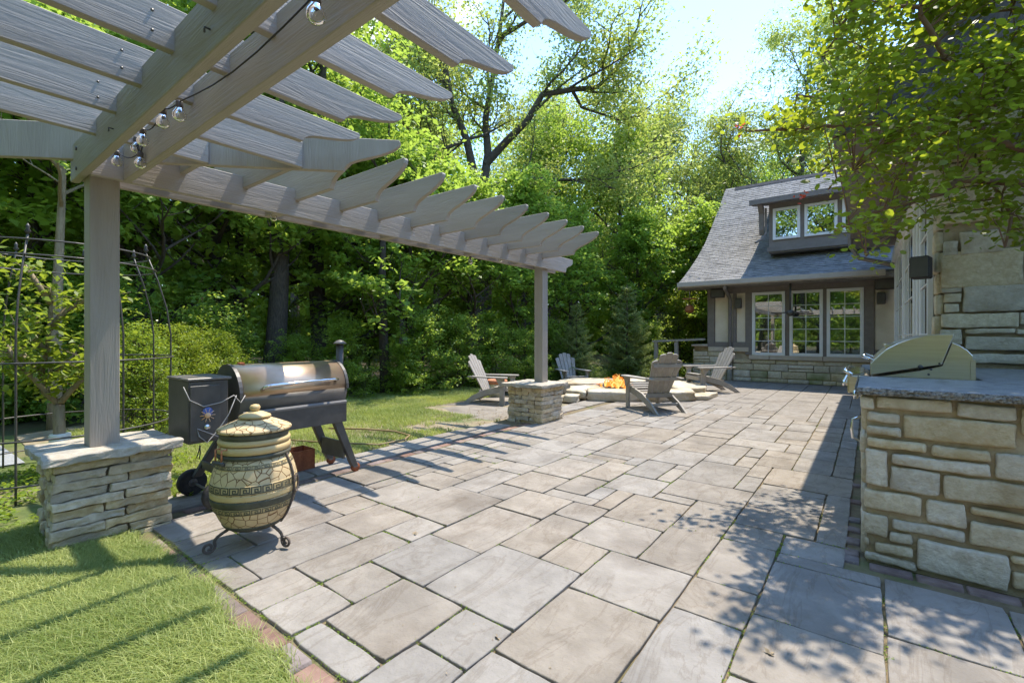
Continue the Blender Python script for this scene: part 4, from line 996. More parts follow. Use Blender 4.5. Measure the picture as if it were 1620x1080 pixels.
# ---------------------------------------------------------------- adirondack chairs
def make_chair():
    t = thing('adirondack_chair', (0, 0, 0), 'x', 'garden chair', 'grey adirondack chairs round the fire pit')
    def P_(name, mb, bv=.004): return part(name, mb, chairm, t, world=False, bevel=bv)
    for s in (-1, 1):
        y0 = s*.30
        P_('leg', MB().box(.27, .37, y0-.018, y0+.018, 0, .53))
        prof = [(.40, .28), (.42, .33), (.40, .385), (.2, .36), (-.1, .285), (-.35, .16), (-.56, .0), (-.44, .0), (-.3, .075), (-.1, .16), (.15, .23)]
        P_('side_rail', MB().prism(prof, 1, s*.262-.017, s*.262+.017))
        arm = MB(); a = [(-.42, .0), (-.42, .07), (-.2, .10), (.15, .145), (.40, .15), (.435, .12), (.435, .03), (.40, .0), (.1, -.01), (-.2, 0)]
        arm.prism([(x_, s*(.245+y_)) for x_, y_ in a], 2, .532, .558); P_('armrest', arm)
        P_('arm_bracket', MB().prism([(.20, .53), (.37, .53), (.32, .37), (.30, .37)], 1, s*.345-.012, s*.345+.012), .002)
    for k in range(6):
        x_ = .405-.095*k; z_ = .395-.026*k-.004*k*(k > 2); P_('seat_slat', MB().box(x_-.082, x_, -.28, .28, z_-.01, z_+.014))
    for k in range(5):
        o = (k-2); top = 1.0-.028*o*o-(.02 if abs(o) == 2 else 0); n_ = 7
        base = Vector((-.14, o*.083, .27)); tipv = Vector((-.14-.36*(top-.27)/.73, o*.118, top)); w0, w1 = .037, .054
        u_ = (tipv-base).normalized(); nrm = Vector((u_.z, 0, -u_.x)).normalized(); V = []
        outl = [(0, -w0), (0, w0)]
        Ln = (tipv-base).length
        def tz(s_): g_ = o*.118+s_; return Ln-.020-.75*(g_*g_-(o*.118)**2)-.012*(abs(s_)/w1)**3
        outl += [(tz(w1*f), w1*f) for f in (1, .8, .5, .2, -.2, -.5, -.8, -1)]
        for th_ in (-.011, .011):
            for (l_, s_) in outl: V.append(base+u_*l_+Vector((0, s_, 0))+nrm*th_)
        n_ = len(outl); mb = MB(); mb.add(V, [tuple(range(n_)), tuple(range(n_, 2*n_))[::-1]]+[(i, n_+i, n_+(i+1) % n_, (i+1) % n_) for i in range(n_)])
        P_('back_slat', mb, .003)
    u_ = Vector((-.36, 0, .73)).normalized()
    for l_, w_ in ((.30, .33), (.55, .26)):
        p = Vector((-.14, 0, .27))+u_*l_; P_('back_brace', MB().box(p.x-.05, p.x-.022, -w_, w_, p.z-.03, p.z+.03))
    P_('back_brace', MB().box(-.20, -.165, -.245, .245, .22, .29)); P_('front_stretcher', MB().box(.385, .41, -.245, .245, .27, .36)); P_('rear_stretcher', MB().box(-.36, -.33, -.244, .244, .10, .145))
    return t
CH = make_chair()
chairs = [((-3.02, 8.02, .0), math.atan2(.60, -.80), 1.03, 'grey adirondack chair seen from behind, facing the fire pit'),
          ((-5.93, 7.10, -.045), R(17), .98, 'grey adirondack chair in profile on the flagstones left of the far pillar'),
          ((-6.42, 11.0, -.20), R(-36), 1.02, 'grey adirondack chair facing the camera behind the fire pit, in front of the spruces'),
          ((-2.92, 11.28, 0), math.atan2(-.70, -.71), 1.05, 'grey adirondack chair nearest the garden house downspout')]
for k, (loc, a, s_, lab) in enumerate(chairs):
    o = CH if k == 0 else copy_tree(CH); o.location = loc; o.rotation_euler = (0, 0, a); o.scale = (s_,)*3; o['label'] = lab
# flower pot behind the left chair
p = at(786, 10.2); t = thing('flower_pot', (p.x, p.y, -.1), 'cream pot with terracotta rim behind the left adirondack chair', 'flower pot')
part('pot', MB().lathe([(.13, -.12), (.19, .2), (.2, .24)], 20, (p.x, p.y, 0)), mat('cream_pot', (.6, .58, .5), (.65, .62, .55), .6), t)
part('rim', MB().lathe([(.2, .24), (.23, .25), (.23, .32), (.2, .33), (.18, .3)], 20, (p.x, p.y, 0)), terra, t)

# ---------------------------------------------------------------- fire pit of rough slabs
fc = at(985, 10.35); FP = thing('fire_pit', (fc.x, fc.y, 0), 'round fire pit ringed with thick rough limestone slabs', 'fire pit')
def boulder(poly, z0, z1, s, name='stone'):
    n = len(poly); cxx = sum(p[0] for p in poly)/n; cyy = sum(p[1] for p in poly)/n; P = []
    for i in range(n):
        a, b = poly[i], poly[(i+1) % n]
        for q in range(5):
            t = q/5; p = (a[0]+(b[0]-a[0])*t, a[1]+(b[1]-a[1])*t); o = noise.noise_vector(Vector((p[0]*3.5, p[1]*3.5, s)))*.07+noise.noise_vector(Vector((p[0]*11, p[1]*11, s)))*.02; P.append((p[0]+o.x, p[1]+o.y))
    m_ = len(P); V = []
    for zz, f in ((z0, .96), (z0+(z1-z0)*.3, 1.0), (z0+(z1-z0)*.65, .985), (z1-.02, 1.0), (z1, .95), (z1+.005, .5)):
        for i, (a, b) in enumerate(P):
            o = noise.noise_vector(Vector((a*7, b*7, zz*14+s)))*.03; V.append((cxx+(a-cxx)*f+o.x*(zz < z1), cyy+(b-cyy)*f+o.y*(zz < z1), zz+(o.z*.5 if zz > z0 else 0)))
    mb = MB(); mb.add(V, [(k_*m_+i, k_*m_+(i+1) % m_, (k_+1)*m_+(i+1) % m_, (k_+1)*m_+i) for k_ in range(5) for i in range(m_)]+[tuple(range(5*m_, 6*m_))], True)
    part(name, mb, rockm, FP)
def q2(*a): return [tuple(at(x_, d_)[:2]) for x_, d_ in a]
boulder(q2((925, 9.15), (990, 8.95), (1060, 8.95), (1110, 9.05), (1105, 9.6), (1040, 9.65), (975, 9.6), (925, 9.8)), 0, .22, 1)
boulder(q2((888, 9.55), (922, 9.2), (922, 9.8), (955, 10.0), (940, 10.6), (895, 10.4)), .02, .20, 2)
boulder(q2((885, 10.5), (938, 10.7), (985, 11.0), (985, 11.9), (900, 12.1), (875, 11.4)), 0, .24, 3)
boulder(q2((988, 11.05), (1035, 11.0), (1060, 11.8), (988, 12.0)), 0, .26, 4)
boulder(q2((1040, 10.9), (1085, 9.7), (1125, 9.8), (1130, 10.6), (1075, 11.7)), 0, .22, 5)
boulder(q2((1082, 9.1), (1130, 9.2), (1150, 9.9), (1118, 10.0)), 0, .10, 6, 'low_stone')
boulder(q2((885, 8.95), (905, 8.85), (912, 9.25), (888, 9.35)), 0, .15, 7, 'loose_stone')
boulder(q2((875, 9.1), (885, 9.0), (886, 9.4), (875, 9.4)), 0, .10, 8, 'loose_stone')
fb = MB(); fb.lathe([(.6, -.02), (.6, .08), (.02, .10)], 24, (fc.x, fc.y, 0)); part('ash_bed', fb, mat('ash', (.05, .045, .04), (.2, .19, .18), .95, 20), FP)
FP.scale = (.93, .93, .86)
FR = thing('fire', (fc.x-.05, fc.y-.15, .1), 'orange flames burning in the fire pit', 'fire')
lg = random.Random(4); ff = FR.location
for k in range(4):
    a = k*.8; part('log', MB().tube([ff+Vector((-.3*math.cos(a), -.3*math.sin(a), .02)), ff+Vector((.3*math.cos(a), .3*math.sin(a), .10))], .045, 8), barkm, FR)
for k in range(90):
    a = lg.uniform(0, 6.28); r_ = abs(lg.gauss(0, .13)); b = ff+Vector((r_*math.cos(a)*1.25, r_*math.sin(a), .04)); hh = .72*lg.uniform(.14, .42)*(1.1-min(r_, .4)*1.6)
    pts = [b+Vector((lg.gauss(0, .02)*t_*3, lg.gauss(0, .02)*t_*3, hh*t_)) for t_ in np.linspace(0, 1, 7)]
    part('flame', MB().tube(pts, [.012, .022, .020, .016, .011, .006, .001], 6), flame1 if k % 3 else flame2, FR)
# ---------------------------------------------------------------- trees
def skeleton(H_, r0, fork, nl, spread, seed, lean=0.0, low=False, sub=4, sub2=3, curve=.25, lenf=.55):
    r_ = random.Random(seed); mb = MB(); tips = []
    trunk = [Vector((0, 0, -.1))]; n = 9; w = Vector((r_.uniform(-1, 1), r_.uniform(-1, 1), 0))*.02*H_
    for i in range(1, n+1):
        f = i/n; trunk.append(Vector((lean*H_*f+w.x*math.sin(f*4), w.y*math.sin(f*3.3+1)-w.y*math.sin(1), H_*.88*f)))
    rad_ = [r0*(1.25 if i == 0 else 1)*(1-.9*i/n)+.012 for i in range(n+1)]
    mb.tube(trunk, rad_, 8)
    def tp(z):
        f = max(0, min(.999, z/(H_*.88)))*n; i = int(f); return trunk[i].lerp(trunk[i+1], f-i), rad_[i]
    def limb(p, d, L_, r, lev):
        pts = [p]; m_ = 5 if lev < 2 else 3; dd = d.copy()
        for i in range(m_):
            dd = (dd+Vector((r_.uniform(-1, 1), r_.uniform(-1, 1), r_.uniform(-.4, 1)))*curve).normalized(); pts.append(pts[-1]+dd*L_/m_)
        mb.tube(pts, [r*(1-.75*i/m_) for i in range(m_+1)], 5 if lev < 2 else 4, True, False)
        if lev >= 2: tips.extend(pts[1:]); return
        k = sub if lev == 0 else sub2
        for q in range(k):
            f = .3+.7*(q+r_.random()*.5)/k; i = min(m_-1, int(f*m_)); pp = pts[i].lerp(pts[i+1], f*m_-i if f*m_-i < 1 else 1)
            a = r_.uniform(0, 6.28); side = Vector((math.cos(a), math.sin(a), r_.uniform(-.2, .6))); nd = (dd*.6+side*.8).normalized()
            limb(pp, nd, L_*r_.uniform(.42, .62), r*.45, lev+1)
        tips.append(pts[-1])
    for q in range(nl):
        f = (q+r_.random()*.6)/nl; z = H_*(fork+(.86-fork)*f); p, rr_ = tp(z); a = q*2.4+r_.uniform(-.4, .4)
        el = R(r_.uniform(5, 35)+45*f) if not low else R(r_.uniform(-8, 22)+40*f)
        L_ = H_*spread*(1.0-.55*f)*r_.uniform(.8, 1.15)
        limb(p, Vector((math.cos(a)*math.cos(el), math.sin(a)*math.cos(el), math.sin(el))), L_, max(.03, rr_*.55), 0)
    return mb, np.array([tuple(t) for t in tips])
def make_tree(name, lab, m, bark, H_, r0, fork, nl, spread, seed, nleaf, clump, size, ratio=.6, low=False, upb=.6, droop=.3, curve=.25, lean=0, sub=4, sub2=3, cat='tree', keep=1.0, group=None):
    t = thing(name, (0, 0, 0), lab, cat, group); mb, tips = skeleton(H_, r0, fork, nl, spread, seed, lean, low, sub, sub2, curve)
    rg = np.random.default_rng(seed)
    tk = link('trunk', mb.mesh('trunk', bark), t)
    if keep < 1: tips = tips[rg.random(len(tips)) < keep]
    c = tips[rg.integers(0, len(tips), nleaf//22)]+rg.normal(size=(nleaf//22, 3))*clump
    tone = rg.uniform(0, 1, len(c)); P = np.repeat(c, 22, 0)+rg.normal(size=(len(c)*22, 3))*clump*np.array([.42, .42, .22])
    v = np.clip(np.repeat(tone, 22)*.6+rg.uniform(0, .4, len(P)), 0, 1); P[:, 2] = np.maximum(P[:, 2], .08)
    V, F, v = leaves(P, size, ratio, upb, droop, v, rg)
    link('crown', arrmesh('crown', V, F, m, v), t); return t
GW = 'tall trees of the wood behind the patio'
# prototypes, each placed where first needed
used = {}
def put(proto, px, d, s, lab, rz_=None, group=GW, sz=None, z=-.1):
    global used
    if proto.name not in used: o = proto; used[proto.name] = 1
    else: o = copy_tree(proto)
    p = at(px, d); o.location = (p.x, p.y, z); o.scale = (s, s, sz or s); o.rotation_euler = (0, 0, random.uniform(0, 6.28) if rz_ is None else rz_)
    o['label'] = lab; o['group'] = group; return o
oak = make_tree('oak_tree', 'x', leafO, barkm, 17.5, .30, .30, 10, .40, 21, 20000, .55, .18, .5, curve=.42, sub=5)
oak2 = make_tree('oak_tree', 'x', leafO, barkm, 16.5, .26, .34, 9, .36, 33, 16000, .58, .18, .5, curve=.38)
tall = make_tree('woodland_tree', 'x', leafM, barkm, 17, .28, .28, 15, .30, 44, 15000, .72, .22, .6)
tall2 = make_tree('woodland_tree', 'x', leafM, barkm, 18, .3, .34, 13, .27, 55, 14000, .70, .22, .55)
open_tree = make_tree('woodland_tree', 'x', leafM, barkm, 13, .24, .55, 6, .20, 121, 5000, .6, .2, .6)
walnut = make_tree('walnut_tree', 'x', leafO, barkm, 18, .24, .32, 12, .30, 66, 22000, .55, .19, .38, curve=.5, droop=1.0)
maple = make_tree('maple_tree', 'x', leafM, barkm, 9, .16, .17, 18, .30, 77, 15000, .34, .165, .8, low=True, upb=1.1, droop=.5)
maple2 = make_tree('maple_tree', 'x', leafM, barkm, 8, .14, .19, 16, .32, 88, 13500, .32, .155, .8, low=True, upb=1.1, droop=.5)
bush = make_tree('shrub', 'x', leafD, barkm, 3.0, .05, .03, 16, .38, 99, 8000, .26, .10, .6, low=True, upb=.8)
limeb = make_tree('shrub', 'x', leafL, barkm, 2.3, .04, .03, 16, .34, 101, 15000, .20, .05, .5, low=True, upb=.8)
def fill(n0, *a): pass
# far layer
for k, (px, d, proto, s) in enumerate([(-330, 30, tall, 1.0), (-120, 28, tall2, 1.0), (50, 27, tall2, 1), (200, 32, tall, 1.05), (330, 33, oak, 1.1), (470, 30, tall2, 1.05),
        (580, 27, oak2, 1.05), (690, 33, tall, 1.05), (830, 34, tall, .95), (970, 35, tall, .92), (1040, 31, oak2, .88), (1110, 33, tall, .84), (1165, 29, tall2, .70), (1230, 36, tall, .95), (1310, 38, oak2, 1.0), (1420, 36, tall, 1), (1540, 38, tall2, 1.05), (1680, 36, tall, 1.1)]):
    put(proto, px, d, s, 'tall dark trunked tree in the back rows of the wood')
# named nearer trees
hp_ = at(765, 18); HO = thing('oak_tree', (hp_.x, hp_.y, -.1), 'big spreading oak with forked dark limbs rising left of the sky gap', 'tree', GW)
hm = MB(); hr = random.Random(17); htips = []
def hl(pts, r0, lev=0):
    m_ = len(pts); hm.tube(pts, [r0*(1-.72*i/(m_-1)) for i in range(m_)], 8 if lev == 0 else 5, True, False)
    if lev >= 2: htips.extend(pts[1:]); return
    n_ = 7 if lev == 0 else 4
    for q in range(n_):
        f = (.30 if lev == 0 else .25)+.7*(q+hr.random()*.6)/n_; k = min(m_-2, int(f*(m_-1))); b = pts[k].lerp(pts[k+1], f*(m_-1)-k); ax = (pts[k+1]-pts[k]).normalized()
        d_ = (ax*.5+Vector((hr.uniform(-1, 1), hr.uniform(-1, 1), hr.uniform(-.3, .9)))).normalized(); L_ = (2.6 if lev == 0 else 1.2)*hr.uniform(.7, 1.2); sub_ = [b]; dd = d_
        for i in range(4): dd = (dd+Vector((hr.uniform(-1, 1), hr.uniform(-1, 1), hr.uniform(-.5, .9)))*.35).normalized(); sub_.append(sub_[-1]+dd*L_/4)
        hl(sub_, r0*(.34 if lev == 0 else .4), lev+1)
    htips.append(pts[-1])
def hp3(l): return [at3(*q) for q in l]
hm.tube([hp_+Vector((0, 0, -.2))]+hp3([(765, 480, 18), (767, 400, 18), (764, 335, 18), (762, 300, 18)]), [.36, .31, .28, .27, .25], 10)
for l_, r0 in (([(764, 335, 18), (752, 285, 18), (738, 220, 17.8), (715, 165, 17.6), (705, 110, 17.4), (680, 40, 17.2), (650, -50, 17)], .19), ([(763, 305, 18), (772, 245, 18.2), (768, 190, 18.4), (778, 130, 18.4), (790, 60, 18.6), (800, -30, 18.8)], .18),
               ([(768, 260, 18.1), (800, 225, 18), (835, 190, 17.6), (858, 150, 17.3), (905, 142, 17), (945, 138, 17), (975, 110, 17), (1005, 60, 17.2)], .16), ([(764, 300, 18), (815, 282, 17.5), (880, 284, 17.2), (940, 286, 17), (990, 268, 17)], .10),
               ([(738, 220, 17.8), (705, 235, 17.3), (660, 215, 17), (610, 180, 16.8)], .09), ([(715, 150, 17.6), (690, 120, 18.5), (640, 100, 19)], .08), ([(790, 60, 18.6), (840, 30, 18), (900, 0, 18), (950, -30, 18)], .09), ([(905, 142, 17), (920, 170, 17.5), (980, 190, 18), (1030, 180, 18)], .07)):
    hl(hp3(l_), r0)
link('trunk', hm.mesh('trunk', barkm, HO.location), HO)
TP = np.array([tuple(t) for t in htips])-np.array(HO.location); c = TP[rng.integers(0, len(TP), 1500)]+rng.normal(size=(1500, 3))*.30; tone = rng.uniform(0, 1, 1500)
P = np.repeat(c, 24, 0)+rng.normal(size=(1500*24, 3))*np.array([.28, .28, .16]); V, F, v = leaves(P, .145, .5, .7, .4, np.clip(np.repeat(tone, 24)*.6+rng.uniform(0, .4, 1500*24), 0, 1)); link('crown', arrmesh('crown', V, F, leafO, v), HO)
put(oak2, 880, 26, .95, 'oak with thin leafy top against the open sky, right of the big forked oak', 2.2)
put(oak, 1045, 24, .74, 'yellow green tree of middle height below the sky gap', 4.0)
put(walnut, 1150, 24, .74, 'dark stemmed tree standing just left of the garden house ridge', 2.0)
put(walnut, 1275, 23, 1.0, 'tall feathery tree against blue sky behind the garden house', .6)
put(walnut, 1400, 29, 1.05, 'feathery tree behind the main house gable', 3.1)
put(open_tree, 612, 10.6, .55, 'woodland tree whose trunk shows right of the smoker chimney', .4)
put(open_tree, 512, 11.8, .95, 'woodland tree with a broad trunk above the smoker lid', 1.4)
put(open_tree, 430, 10.2, .95, 'woodland tree with dark trunk behind the middle of the smoker', 3.9)
put(open_tree, 384, 10.9, .6, 'thin dark trunk rising behind the left half of the smoker lid', 2.0)
put(open_tree, 300, 13, 1.0, 'woodland tree seen through the rafters above the hopper', 5.0)
put(open_tree, 150, 12, .95, 'woodland tree behind the near pergola post', 2.5)
put(open_tree, 20, 11.5, .9, 'woodland tree at the left edge behind the metal trellis', .8)
put(open_tree, -150, 12, .95, 'woodland tree left of the metal trellis, above the rafters', 3.3)
put(oak2, 640, 20, .9, 'leaning oak between the chimney and the far post', 5.3)
put(tall2, 870, 21, .66, 'woodland tree rising behind the far pergola post', 2.9)
put(tall, 980, 20, .62, 'dense green tree behind the spruces', 1.9)
# wood edge maples with low branches
GM = 'low branched maples along the edge of the lawn'
put(maple, 40, 8.2, .85, 'maple at the far left behind the young tree', 1.0, GM)
put(maple2, 225, 9.0, .90, 'maple whose leaves fill the gap right of the near post', 2.0, GM)
put(maple, 350, 10.2, .92, 'maple above the smoker hopper', 4.4, GM)
put(maple2, 440, 12.2, 1.0, 'maple above the smoker lid', .3, GM)
put(maple, 560, 12, .85, 'maple with a slim trunk on the lawn edge right of the chimney', 5.6, GM)
put(maple2, 650, 11.8, .80, 'sunlit yellow green maple in the middle of the lawn edge', 3.4, GM)
put(maple2, 745, 13.4, .75, 'maple behind the left adirondack chair', 1.3, GM)
put(maple, 830, 14.2, .7, 'maple behind the far pergola post', 2.7, GM)
put(maple, 900, 16.5, .7, 'maple rising behind the left spruce', .9, GM)
put(maple2, 1010, 17.5, .75, 'maple rising behind the two spruces', 3.0, GM)
put(maple, 1095, 18, .72, 'maple left of the garden house roof', 4.9, GM)
put(maple2, -120, 8.6, .9, 'maple beyond the left picture edge', 4.1, GM)
# shrubs along the edge
GS = 'shrubs along the foot of the wood'
for k, (px, d, s, lab) in enumerate([(-60, 7.0, .8, 'shrub at the left edge beside the trellis'), (60, 7.6, .85, 'shrub behind the young tree in the trellis'), (165, 7.6, .8, 'shrub behind the near pillar'), (325, 8.2, .62, 'shrub behind the smoker hopper'), (370, 9.0, .5, 'shrub behind the left end of the smoker lid'),
        (470, 9.6, .45, 'shrub behind the right end of the smoker lid'), (545, 9.9, .55, 'shrub right of the smoker chimney'), (640, 10.4, .4, 'shrub at the foot of the slim lawn edge trunk'), (670, 10.9, .62, 'shrub at the middle of the lawn edge'), (725, 11.6, .6, 'shrub left of the left adirondack chair'),
        (785, 12.2, .55, 'shrub behind the left adirondack chair arms'), (830, 12.6, .5, 'shrub seen beside the far pergola post'), (870, 14.2, .6, 'shrub behind the far adirondack chair'), (1075, 16.5, .85, 'bright shrub beyond the deck rail'), (1110, 17.5, .9, 'shrub against the garden house corner'), (1030, 15.6, .6, 'shrub left of the deck rail')]):
    put(bush if k != 13 else limeb, px, d, s if k != 13 else 1.2, lab, group=GS, z=-.15)
put(limeb, 228, 5.9, .62, 'lime green bush between the near post and the smoker hopper', .5, GS)
put(limeb, 292, 6.9, .62, 'lime green bush just behind the smoker hopper', 2.5, GS)
put(limeb, 350, 7.8, .6, 'lime green bush behind the smoker lid end', 1.5, GS)
put(limeb, 455, 10.9, .9, 'added shrub with brighter leaves as a backlit patch between two dark trunks behind the smoker', .7, GS)  # three shrubs added; their brighter leaf colour stands in for backlit patches
put(limeb, 585, 12.0, .9, 'added shrub with brighter leaves as a backlit patch left of the slim trunk on the lawn edge', 3.7, GS)
put(limeb, 705, 12.2, .8, 'added shrub with brighter leaves as a backlit patch behind the left adirondack chair back', 1.9, GS)
st_ = make_tree('slender_tree', 'slender pale barked tree rising behind the metal trellis', leafM, barkl, 5.6, .075, .55, 7, .28, 111, 3000, .30, .12, .6)
put(st_, 88, 6.6, 1.0, 'slender pale barked tree rising behind the metal trellis', 1.0, None) if False else None
p = at(88, 6.6); st_.location = (p.x, p.y, -.1)
# trees behind the camera, only seen mirrored in the windows
for k, (x_, y_, pr) in enumerate([(-9, -11, tall), (-3, -13, maple), (3, -13, maple2), (9, -11, maple2), (-15, -9, tall), (0, -18, tall2), (-6, -10, maple2), (-12, -7, maple), (-4, -11, tall), (3, -12, tall2), (-7, -14, oak), (0, -9.5, tall), (-1, -10, bush), (-4.5, -9.5, bush), (2, -10, bush), (5, -11, bush), (-8, -8.5, bush), (6, -14, tall)]):
    o = copy_tree(pr); o.location = (x_, y_, 0); o.scale = (1, 1, 1); o['label'] = 'tree mirrored in the garden house windows'; o['group'] = 'trees mirrored in the windows'
# spruces
def make_spruce():
    t = thing('spruce_tree', (0, 0, 0), 'x', 'tree', 'young spruces behind the fire pit'); rg = np.random.default_rng(5); r_ = random.Random(5); H_ = 3.2
    mb = MB(); mb.tube([(0, 0, 0), (0, 0, H_)], [.06, .008], 7); pts = []; tn = []; z = .15
    while z < H_-.05:
        L_ = 1.12*(1-z/H_)**.8+.05; n_ = 7 if z < 2.2 else 5
        for q in range(n_):
            a = q*6.28/n_+z*9+r_.uniform(-.3, .3); l_ = L_*r_.uniform(.6, 1.15); zz = z+r_.uniform(-.06, .06); b = Vector((0, 0, zz)); up_ = .10+.25*z/H_
            def pt(u_): return Vector((math.cos(a)*l_*u_, math.sin(a)*l_*u_, zz+l_*(-.30*u_+.34*u_*u_)+up_*l_*u_))
            mb.tube([pt(0), pt(.5), pt(1)], [.012, .008, .003], 4, True, False); side = Vector((-math.sin(a), math.cos(a), 0)); rad_ = Vector((math.cos(a), math.sin(a), 0)); tone = r_.random()
            m_ = int(9*l_+3)
            for i in range(m_):
                u_ = .2+.8*(i+.5)/m_; c = pt(u_)
                for sd_ in (-1, 1):
                    tl = (.34*l_*(1.15-u_)+.06)*r_.uniform(.7, 1.1)
                    for w_ in np.linspace(.1, 1, max(3, int(tl/.022))):
                        c2 = c+side*sd_*tl*w_+rad_*tl*.55*w_; c2.z -= .35*tl*w_*w_
                        for _ in range(3): pts.append((c2.x, c2.y, c2.z)); tn.append(tone*.5+.5*w_*u_)
        z += .17
    link('trunk', mb.mesh('trunk', barkm), t); P = np.array(pts)+rg.normal(size=(len(pts), 3))*.012
    V, F, v = leaves(P, .055, .26, .5, .2, np.clip(np.array(tn)+rg.normal(0, .12, len(P)), 0, 1), rg); link('crown', arrmesh('crown', V, F, leafS, v), t); return t
spr = make_spruce()
GP = 'young spruces behind the fire pit'
put(spr, 912, 13.6, .78, 'small spruce directly behind the fire pit, left of the pair', 0, GP, z=-.25)
put(spr, 992, 14.6, .98, 'larger spruce right of the pair behind the fire pit', 1.2, GP, z=-.25)
put(spr, 1058, 17.5, .75, 'small spruce beyond the deck rail', 2.2, GP, z=-.25)
# far mass of foliage closing the wood
n = 190000; ang = rng.uniform(R(-180), R(180), n); dd = rng.uniform(36, 52, n); zz = rng.uniform(0, 1, n)**1.2*10.5
P = np.stack([np.sin(ang-TH*0)*0+dd*np.sin(ang-.2), dd*np.cos(ang-.2), zz], 1)
V, F, v = leaves(P, .75, .8, .4)
tag(link('far_wood', arrmesh('far_wood', V, F, leafD, v)), 'dim mass of distant wood foliage behind the trees', 'wood', kind='stuff')
# ground cover at the foot of the wood
n = 42000; t = rng.uniform(0, 1, n); px = -150+1250*t; d = (6.8+7.5*np.clip(px, 0, 1100)/1000)+np.abs(rng.normal(0, 1.2, n))
tt = (px-810)/736; X = d*(-math.sin(TH)+math.cos(TH)*tt); Y = d*(math.cos(TH)+math.sin(TH)*tt); hgt = .35+.3*np.sin(X*3)*np.cos(Y*2.3)
P = np.stack([X, Y, -.1+rng.uniform(0, 1, n)**1.3*np.maximum(.12, hgt)], 1); V, F, v = leaves(P, .075, .65, .7)
tag(link('ground_cover', arrmesh('ground_cover', V, F, leafD, v)), 'low leafy ground cover along the foot of the wood', 'ground cover', kind='stuff')
# clover and mulch plants left of the near pillar
n = 5200; P = np.stack([rng.uniform(-6.6, -4.35, n), rng.uniform(.35, 1.9, n), rng.uniform(-.02, .05, n)], 1)
keep = np.array([noise.noise(Vector((p[0]*2.2, p[1]*2.2, 2))) > -.08 for p in P]); V, F, v = leaves(P[keep], .035, .85, 1.5)
tag(link('clover_patch', arrmesh('clover_patch', V, F, leafL, v)), 'light green clover patch on the mulch left of the near pillar', 'ground cover', kind='stuff')

# ---------------------------------------------------------------- young tree inside the round metal trellis
yt = at(95, 4.45); YT = thing('young_tree', (yt.x, yt.y, 0), 'young pruned tree with lime leaves inside the round metal trellis', 'tree')
mb = MB(); r_ = random.Random(8); tips = []
def w3(px, py, d): return at3(px, py, d)
mb.tube([yt+Vector((0, 0, -.05)), w3(94, 690, 4.45), w3(93, 640, 4.45)], [.055, .045, .043], 9)
for pl in ([(93, 640, 4.45), (75, 622, 4.4), (55, 600, 4.3), (28, 575, 4.2), (10, 545, 4.15)], [(93, 638, 4.45), (70, 620, 4.5), (66, 590, 4.5), (74, 555, 4.5), (80, 500, 4.5), (82, 450, 4.5)], [(94, 638, 4.45), (110, 620, 4.5), (130, 600, 4.5), (140, 585, 4.55), (165, 560, 4.6)],
           [(75, 560, 4.5), (50, 530, 4.4), (20, 510, 4.3)], [(72, 600, 4.5), (100, 575, 4.6), (130, 545, 4.7)], [(78, 520, 4.5), (105, 490, 4.6), (135, 475, 4.7), (170, 470, 4.7)], [(66, 590, 4.5), (35, 560, 4.6), (5, 560, 4.7)], [(80, 480, 4.5), (60, 450, 4.4), (40, 420, 4.4)]):
    P3 = [w3(*q) for q in pl]; mb.tube(P3, [.026*(1-.7*i/len(P3))+.003 for i in range(len(P3))], 6)
    for a, b in zip(P3[1:], P3[2:]):
        for _ in range(7):
            c = a.lerp(b, r_.random()); e = c+Vector((r_.gauss(0, .12), r_.gauss(0, .12), r_.uniform(-.02, .2))); mb.tube([c, e], [.004, .002], 4, True, False); tips += [c.lerp(e, .5), e]
link('trunk', mb.mesh('trunk', barkl, YT.location), YT)
P = np.array([tuple(t) for t in tips]); P = P[rng.integers(0, len(P), 1300)]+rng.normal(size=(1300, 3))*.07-np.array(YT.location)
V, F, v = leaves(P, .085, .5, .9, .8); link('crown', arrmesh('crown', V, F, leafL, v), YT)
pl_ = MB().lathe([(.075, .0), (.08, .35), (.075, .36)], 16, (yt.x, yt.y, 0)); part('trunk_guard', pl_, pipem, YT)
# metal trellis: posts and hoops, tapering to a dome
TR = thing('metal_trellis', (yt.x+.1, yt.y, 0), 'round black iron garden trellis with hoops around the young tree', 'trellis'); c0 = Vector((yt.x+.12, yt.y-.02, 0))
def rr2(z): return .85 if z < 1.3 else .85-.28*((z-1.3)/1.0)**1.6
for k in range(8):
    a = R(20+45*k); zs = list(np.linspace(-.05, 2.12, 9))
    part('upright', MB().tube([c0+Vector((rr2(z)*math.cos(a), rr2(z)*math.sin(a), z)) for z in zs], .008, 6), blackm, TR)
for z in (.12, .47, 1.08, 1.95, 2.08):
    part('hoop', MB().tube([c0+Vector(((rr2(z)+.012)*math.cos(a), (rr2(z)+.012)*math.sin(a), z)) for a in np.linspace(0, 2*math.pi, 40)], .0075, 6, True, False), blackm, TR)
for k in range(8):
    a = R(20+45*k); b = c0+Vector((rr2(2.12)*math.cos(a), rr2(2.12)*math.sin(a), 2.12)); part('finial', MB().lathe([(.004, 0), (.022, .025), (.010, .05), (.016, .065), (.003, .09)], 10, b), blackm, TR)

